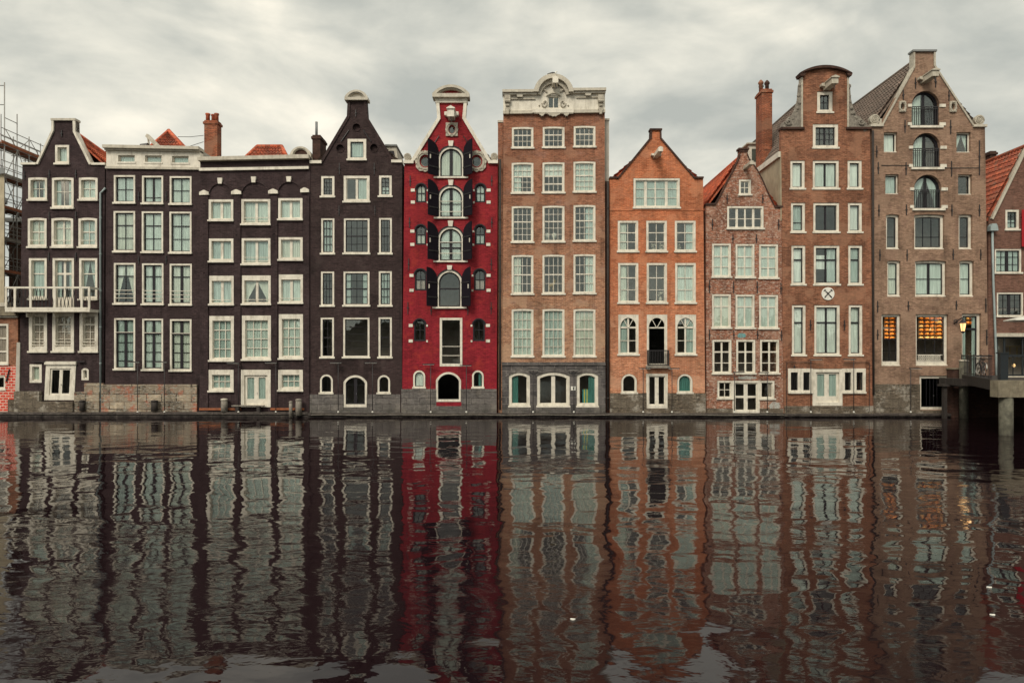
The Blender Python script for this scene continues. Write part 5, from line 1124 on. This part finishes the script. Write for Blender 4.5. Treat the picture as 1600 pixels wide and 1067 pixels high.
# ------------------------------------------------------------------ bridge at the right
EA, EB = Vector((25.75, -.32, 0)), Vector((21.66, -8.9, 0)); zd = 2.40
g = empty('bridge', (24, -4.5, 0), 'dark timber footbridge with concrete front beam and black iron railing', 'bridge')
d = MB(); P_ = [(EA.x, EA.y), (EB.x, EB.y), (60, EB.y), (60, EA.y)]
d.add([(*p, zd - .12) for p in P_] + [(*p, zd) for p in P_], [(3, 2, 1, 0), (4, 5, 6, 7), (0, 1, 5, 4), (1, 2, 6, 5), (2, 3, 7, 6), (3, 0, 4, 7)]).build('deck', 'wood_dark', g)
t = (EB - EA).normalized(); nrm = Vector((-t.y, t.x, 0))
def along(s_, off, z): p = EA + (EB - EA) * s_ + nrm * off; return (p.x, p.y, z)
b = MB(); V = [along(0, -.05, zd - .42), along(1, -.05, zd - .42), along(1, .14, zd - .42), along(0, .14, zd - .42), along(0, -.05, zd + .06), along(1, -.05, zd + .06), along(1, .14, zd + .06), along(0, .14, zd + .06)]
b.add(V, [(3, 2, 1, 0), (4, 5, 6, 7), (0, 1, 5, 4), (1, 2, 6, 5), (2, 3, 7, 6), (3, 0, 4, 7)]).build('edge_beam', 'wood_dark', g)
for xx in (24.5, 27, 30, 33): MB().box(xx, -8.6 if xx > 22.5 else -4, zd - .5, xx + .25, -.33, zd - .121).build('joist', 'wood_dark', g)
MB().box(21.5, -9.45, 1.70, 60, -8.91, 2.44).build('front_beam', 'concrete', g)
for xx in (22.05, 27.5): MB().tube([(xx, -9.15, -1.1), (xx, -9.15, .5), (xx, -9.15, 1.7)], .28, 16).build('pile', 'mould', g, True)
MB().box(26.2, -5.2, -1.1, 26.8, -4.6, zd - .51).build('pile', 'wood_dark', g)
rl = MB().tube([along(0, .05, zd + 1.14), along(.93, .05, zd + 1.14)], .028, 8).build('handrail', 'iron', g, True)
MB().tube([along(0, .05, zd + .18), along(.93, .05, zd + .18)], .018, 6).tube([along(0, .05, zd + .98), along(.93, .05, zd + .98)], .016, 6).build('rail', 'iron', g, True)
for i in range(27):
    s_ = i / 26 * .93; MB().tube([along(s_, .05, zd + .05), along(s_, .05, zd + (1.14 if i % 6 else 1.2))], .012 if i % 6 else .026, 6).build('railing_post' if i % 6 == 0 else 'railing_bar', 'iron', g)
x0, z1 = up(1556, 554, -8.6); x1, _ = up(1568, 554, -8.6)
MB().box(x0, -8.9, 2.44, x1, -8.7, z1 + .04).box(x0 - .04, -8.94, z1 + .04, x1 + .04, -8.66, z1 + .1).build('parapet_post', 'navy', g)
MB().box(x1, -8.8, 2.56, 40, -8.7, 2.62).build('white_rail', 'white_old', g); MB().box(x1, -8.8, z1 - .06, 40, -8.7, z1).build('handrail', 'navy', g)
for i in range(16): MB().box(x1 + .3 + i * .42, -8.77, 2.62, x1 + .33 + i * .42, -8.74, z1 - .06).build('railing_bar', 'navy', g)
x0, z0 = up(1468, 600, -.95); x1, z1 = up(1516, 603.4, -.95)
b = MB().box(x0, -1.25, z1, x1 + .2, -.75, z0).box(x0 + .15, -1.12, -.4, x0 + .33, -.9, z1).box(x0 + .8, -.8, z1 + .01, x0 + 1.0, -.2, z0 - .01); solo(b, 'timber_landing', 'wood_dark', 'dark timber fender beam fixed across the tall mooring pile', 'fender')
g = empty('brick_pier', (up(1492, 0)[0], -.35, 0), 'dark sooty brick pier beside the black cellar door', 'pier')
x0, z1 = up(1484.5, 577, -.3); x1, _ = up(1500, 577, -.3); MB().box(x0, -.55, -1, x1, .0, z1).build('shaft', 'bdark', g); MB().box(x0 - .05, -.6, z1, x1 + .05, .0, z1 + .08).build('cap', 'concrete', g)
x, z = up(1586, 500, -7.2); g = empty('parasol', (25.15, -7.2, zd), 'open white parasol on the bridge terrace at the right edge', 'parasol')
MB().tube([(25.15, -7.2, zd), (25.15, -7.2, 5.6)], .03, 8).build('pole', 'white_old', g, True)
b = MB(); V = [(25.15, -7.2, 5.57)]; n = 8
for rr_, zz_ in ((.8, 5.42), (1.5, 5.25)): V += [(25.15 + rr_ * math.cos(2 * math.pi * k / n + .2), -7.2 + rr_ * math.sin(2 * math.pi * k / n + .2), zz_) for k in range(n)]
V += [(p[0], p[1], 5.2) for p in V[9:17]]; F = [(0, 1 + k, 1 + (k + 1) % n) for k in range(n)] + [(1 + k, 9 + k, 9 + (k + 1) % n, 1 + (k + 1) % n) for k in range(n)] + [(9 + k, 17 + k, 17 + (k + 1) % n, 9 + (k + 1) % n) for k in range(n)]
b.add(V, F).build('canopy', 'sign_white', g)
MB().lathe([(.28, 0), (.28, .06), (.05, .1)], (25.15, -7.2, zd), 'z', 14).build('foot', 'iron', g)

# bicycle leaning on the bridge railing
def bicycle(x, y, z, rot):
    g = empty('bicycle', (x, y, z), 'parked city bicycle with a white rear mudguard beside the bridge railing', 'bicycle')
    T = Matrix.Translation((x, y, z)) @ Matrix.Rotation(rot, 4, 'Z') @ Matrix.Rotation(R(5), 4, 'X')
    def W_(p): return tuple(T @ Vector(p))
    def add(name, mat, tubes, parent=None):
        b = MB()
        for pts, r, *c in tubes: b.tube([W_(p) for p in pts], r, 8, bool(c))
        return b.build(name, mat, parent or g, True)
    for wx in (-.54, .54):
        wh = add('wheel', 'chrome', [([(wx + .315 * math.cos(a), 0, .35 + .315 * math.sin(a)) for a in [2 * math.pi * k / 28 for k in range(28)]], .012, 1)])
        add('tyre', 'rubber', [([(wx + .335 * math.cos(a), 0, .35 + .335 * math.sin(a)) for a in [2 * math.pi * k / 28 for k in range(28)]], .02, 1)], wh)
        add('spokes', 'chrome', [([(wx, 0, .35), (wx + .31 * math.cos(a), 0, .35 + .31 * math.sin(a))], .004) for a in [2 * math.pi * k / 14 for k in range(14)]], wh)
        add('mudguard', 'sign_white' if wx < 0 else 'rubber', [([(wx + .385 * math.cos(a), 0, .35 + .385 * math.sin(a)) for a in [R(20) + R(150) * k / 14 for k in range(15)]], .02)])
    add('frame', 'navy', [([(-.54, 0, .35), (-.08, 0, .30), (.42, 0, .80)], .02), ([(-.08, 0, .30), (-.2, 0, .85)], .018), ([(-.54, 0, .35), (-.19, 0, .78)], .014), ([(-.17, 0, .72), (.41, 0, .84)], .018), ([(.54, 0, .35), (.40, 0, .95)], .02)])
    add('handlebar', 'chrome', [([(.40, 0, .95), (.37, 0, 1.08)], .016), ([(.15, -.28, 1.05), (.30, -.26, 1.1), (.37, 0, 1.08), (.30, .26, 1.1), (.15, .28, 1.05)], .013)])
    MB().ball(W_((-.22, 0, .92)), (.12, .09, .045), 10, 6).build('saddle', 'rubber', g, True)
    add('rack', 'iron', [([(-.24, -.06, .72), (-.78, -.06, .74), (-.78, .06, .74), (-.24, .06, .72)], .012), ([(-.72, .06, .74), (-.54, .05, .35)], .01)])
    add('pedal', 'rubber', [([(-.08, -.16, .2), (-.08, -.06, .2)], .02), ([(-.08, .06, .42), (-.08, .16, .42)], .02), ([(-.08, -.05, .2), (-.08, .05, .42)], .012)])
    MB().ball(W_((.47, 0, .9)), .05, 8, 6).build('headlight', 'chrome', g, True)
bicycle(25.75, -2.0, zd + .01, R(72))
# ------------------------------------------------------------------ lantern, cheeses, small things in windows
x, z = up(1504.4, 503, h10.y - 1.1); yl = h10.y - 1.1
g = empty('lantern', (x, yl, z - .62), 'lit black street lantern hanging by the narrow door over the bridge', 'lantern')
MB().lathe([(.10, -.52), (.18, -.08)], (x, yl, z), 'z', 6).build('glass', 'lampglass', g)
b = MB()
for k in range(6): a = 2 * math.pi * k / 6; b.tube([(x + .105 * math.cos(a), yl + .105 * math.sin(a), z - .54), (x + .19 * math.cos(a), yl + .19 * math.sin(a), z - .07)], .014, 5)
b.build('frame', 'iron', g); MB().lathe([(.22, -.08), (.2, -.03), (.07, .1), (.05, .16), (.02, .2)], (x, yl, z), 'z', 6).build('cap', 'iron', g); MB().lathe([(.03, -.64), (.11, -.55), (.11, -.52)], (x, yl, z), 'z', 8).build('foot', 'iron', g)
pl = bpy.data.lights.new('lantern_light', 'POINT'); po = bpy.data.objects.new('lantern_light', pl); C.objects.link(po); po.location = (x, yl - .3, z - .3); pl.energy = 1.5; pl.color = (1, .62, .28); pl.shadow_soft_size = .08
ORD = ['first', 'second', 'third', 'fourth', 'fifth', 'sixth']
def rack(u0, u1, v0, v1, rows, n, dy, where, low=1):
    x0, zt = up(u0, v0, dy); x1, zb = up(u1, v1, dy); pitch = (zt - zb) / rows
    g = empty('cheese_rack', ((x0 + x1) / 2, dy, zb), 'dark wooden rack of cheese shelves ' + where, 'rack', 'cheese racks in the shop windows')
    for k in range(rows): MB().box(x0, dy - .2, zt - (k + 1) * pitch, x1, dy + .22, zt - (k + 1) * pitch + .022).build('shelf', 'board', g)
    for xx in (x0 - .04, x1 + .002): MB().box(xx, dy - .2, zb, xx + .038, dy + .22, zt).build('side_panel', 'board', g)
    MB().box(x0, dy + .222, zb, x1, dy + .24, zt).build('back_panel', 'board', g)
    w_ = (x1 - x0) / n
    for k in range(rows):
        for i in range(n):
            r = min(w_ * .47, .17) * random.uniform(.95, 1.0); hh = pitch * random.uniform(.62, .7)
            prof = [(r * .82, 0), (r * .95, hh * .12), (r, hh * .45), (r * .96, hh * .8), (r * .8, hh)]
            b = MB().lathe(prof, (x0 + w_ * (i + .5), dy - .02, zt - (k + 1) * pitch + .024), 'z', 16)
            pale = (k == rows - 1 and rows > 3 and random.random() < .6) or random.random() < .1
            solo(b, 'round_cheese', 'cheese_pale' if pale else 'cheese', f"{'pale' if pale else 'orange'} cheese wheel {where}, {ORD[k]} shelf down, {ORD[i]} from left", 'cheese', 'cheese wheels on the shop shelves', True)
    for k in range(rows):                     # a strip lamp behind the front edge of every shelf, shining back on the cheeses
        a = bpy.data.lights.new('shelf_light', 'AREA'); a.shape = 'RECTANGLE'; a.size = (x1 - x0) * .94; a.size_y = .03; o = bpy.data.objects.new('shelf_light', a); C.objects.link(o)
        o.location = ((x0 + x1) / 2, dy - .235, zt - k * pitch - .012); o.rotation_euler = (R(38), 0, 0); a.energy = random.uniform(.8, 1.5) * (x1 - x0); a.color = (1, .66, .3)
dy = h10.y + .64
rack(1379, 1405.4, 494.5, 530.5, 6, 3, dy, 'in the narrow shop window'); rack(1432.5, 1480, 494.5, 530.5, 6, 5, dy, 'in the wide shop window'); rack(1506, 1530, 494.5, 507.5, 2, 3, dy, 'over the narrow door')
y6 = -.06 + .5
x, z = up(862, 456, y6); b = MB()
b.tube([(x - .2, y6, z + .3), (x - .05, y6, z + .36), (x + .1, y6, z + .42), (x + .17, y6, z + .62), (x + .26, y6, z + .66)], .08, 10, rs=[.06, .1, .09, .055, .035])
for dx in (-.17, -.12, .06, .11): b.tube([(x + dx, y6 + (.03 if dx in (-.17, .06) else -.03), z - .02), (x + dx, y6, z + .36)], .025, 6)
b.tube([(x + .16, y6 - .02, z + .66), (x + .13, y6 - .02, z + .78)], .02, 6); solo(b, 'deer_figurine', 'tan', 'tan deer figurine inside the dark middle window of the carved attic house', 'figurine', smooth=True)
for u, t in ((854.5, 'left'), (866, 'right')):
    x, z = up(u, 378, y6); solo(MB().lathe([(.08, -.1), (.09, 0), (.03, .06), (.04, .16), (.13, .24), (.16, .36), (.12, .48), (.02, .52)], (x, y6, z), 'z', 14), 'lamp', 'sign_white', f'pale round table lamp inside the middle window, {t} of the pair', 'lamp', 'pale lamps in one window', True)
x0, z1 = up(910, 608, .45); x1, z0 = up(924.5, 633, .45); k = (x1 - x0) / 7
g = empty('deck_cushion', ((x0 + x1) / 2, .45, z0), 'teal and yellow striped cushion inside the right cellar window', 'cushion')
for i in range(7): MB().box(x0 + k * i, .42, z0, x0 + k * (i + 1) - .002, .50, z1).build('stripe', 'teal' if i % 2 == 0 else 'yellow', g)
x0, z1 = up(892, 603.5, -.12); x1, z0 = up(899.4, 609.6, -.12); b = MB().box(x0, -.15, z0, x1, -.11, z1); s_ = solo(b, 'wall_sign', 'sign_white', 'small white sign on the dark stone between the arched cellar windows', 'sign')
MB().box((x0 + x1) / 2 - .02, -.154, z0 + .04, (x0 + x1) / 2 + .02, -.149, z1 - .04).build('mark', 'iron', s_) 
for u, v, hh, t in ((1021, 392, .28, 'upper middle window of the orange house, left of two'), (1033, 392, .34, 'upper middle window of the orange house, right of two'), (1032, 471.5, .55, 'window above the dark balcony door of the orange house'), (970.5, 392.4, .3, 'upper left window of the orange house'), (1060, 392.4, .3, 'upper right window of the orange house')):
    x, z = up(u, v, .5); b = MB().lathe([(.07, -.1), (.10, .02), (.11, hh * .35), (.05, hh * .5), (.06, hh * .55)], (x, .5, z), 'z', 12)
    rr_ = random.Random(u)
    for k in range(14): b.ball((x + rr_.uniform(-.14, .14), .5 + rr_.uniform(-.08, .08), z + hh * .65 + rr_.uniform(-.06, .2)), (.05, .05, .05), 6, 4)
    solo(b, 'flower_vase', 'stone_white', 'small pale flower vase in the ' + t, 'vase', 'flower vases in the orange house windows', True)
# gulls
def gull(u, v, y, k, face, label, sit=False):
    x, z = up(u, v, y); b = MB(); s_ = k; f = face; lg = .0 if sit else .07
    sp = [(-.24, .10), (-.17, .105), (-.08, .11), (.02, .12), (.09, .145), (.125, .19), (.15, .225), (.185, .225), (.23, .213)]
    rs = [(.012, .03), (.035, .045), (.062, .065), (.066, .07), (.052, .05), (.034, .034), (.036, .036), (.022, .022), (.004, .004)]
    b.tube([(x + f * p[0] * s_, y, z + (p[1] - .07 + lg) * s_) for p in sp], .05, 12, rs=[(q[0] * s_, q[1] * s_) for q in rs])
    if not sit:
        for d_ in (-.02, .02): b.tube([(x + f * .01 * s_, y + d_ * s_, z + .08 * s_), (x + f * .012 * s_, y + d_ * s_, z)], .007 * s_, 5).tube([(x + f * -.005 * s_, y + d_ * s_, z + .004), (x + f * .045 * s_, y + d_ * s_, z + .004)], .008 * s_, 5)
    o = solo(b, 'gull', 'sign_white', label, 'gull', 'gulls on the gables', True)
    w_ = MB()
    for d_ in (-1, 1): w_.tube([(x + f * q[0] * s_, y + d_ * q[2] * s_, z + (q[1] - .07 + lg) * s_) for q in ((.08, .15, .045), (-.02, .14, .066), (-.14, .13, .05), (-.30, .115, .015))], .03, 8, rs=[(.02 * s_, .03 * s_), (.022 * s_, .052 * s_), (.018 * s_, .036 * s_), (.005, .008)])
    w_.build('wing', 'gull_grey', o, True)
gull(864.4, 119.6, -.3, 1.15, 1, 'grey winged gull standing on the round arch of the carved attic'); gull(699.6, 138.4, -.15, 1.15, 1, 'grey winged gull crouched on the red house pediment', True)
a = up(278, 214, 4.5); b_ = up(318, 212, 3.3); c_ = up(318, 222, 3.3); d_ = up(290, 231, 4.5)
solo(MB().tube([(a[0], 4.5, a[1]), ((a[0] + b_[0]) / 2, 3.9, (a[1] + b_[1]) / 2 - .05), (b_[0], 3.3, b_[1])], .018, 5), 'cable', 'iron', 'thin wire from the tiled roof peak to the triple pot chimney', 'cable')
solo(MB().tube([(d_[0], 4.5, d_[1]), (c_[0], 3.3, c_[1])], .018, 5), 'cable', 'iron', 'short slanting wire below the longer one at the triple pot chimney', 'cable')

for o in bpy.data.objects:
    if 'origin' in o: del o['origin']
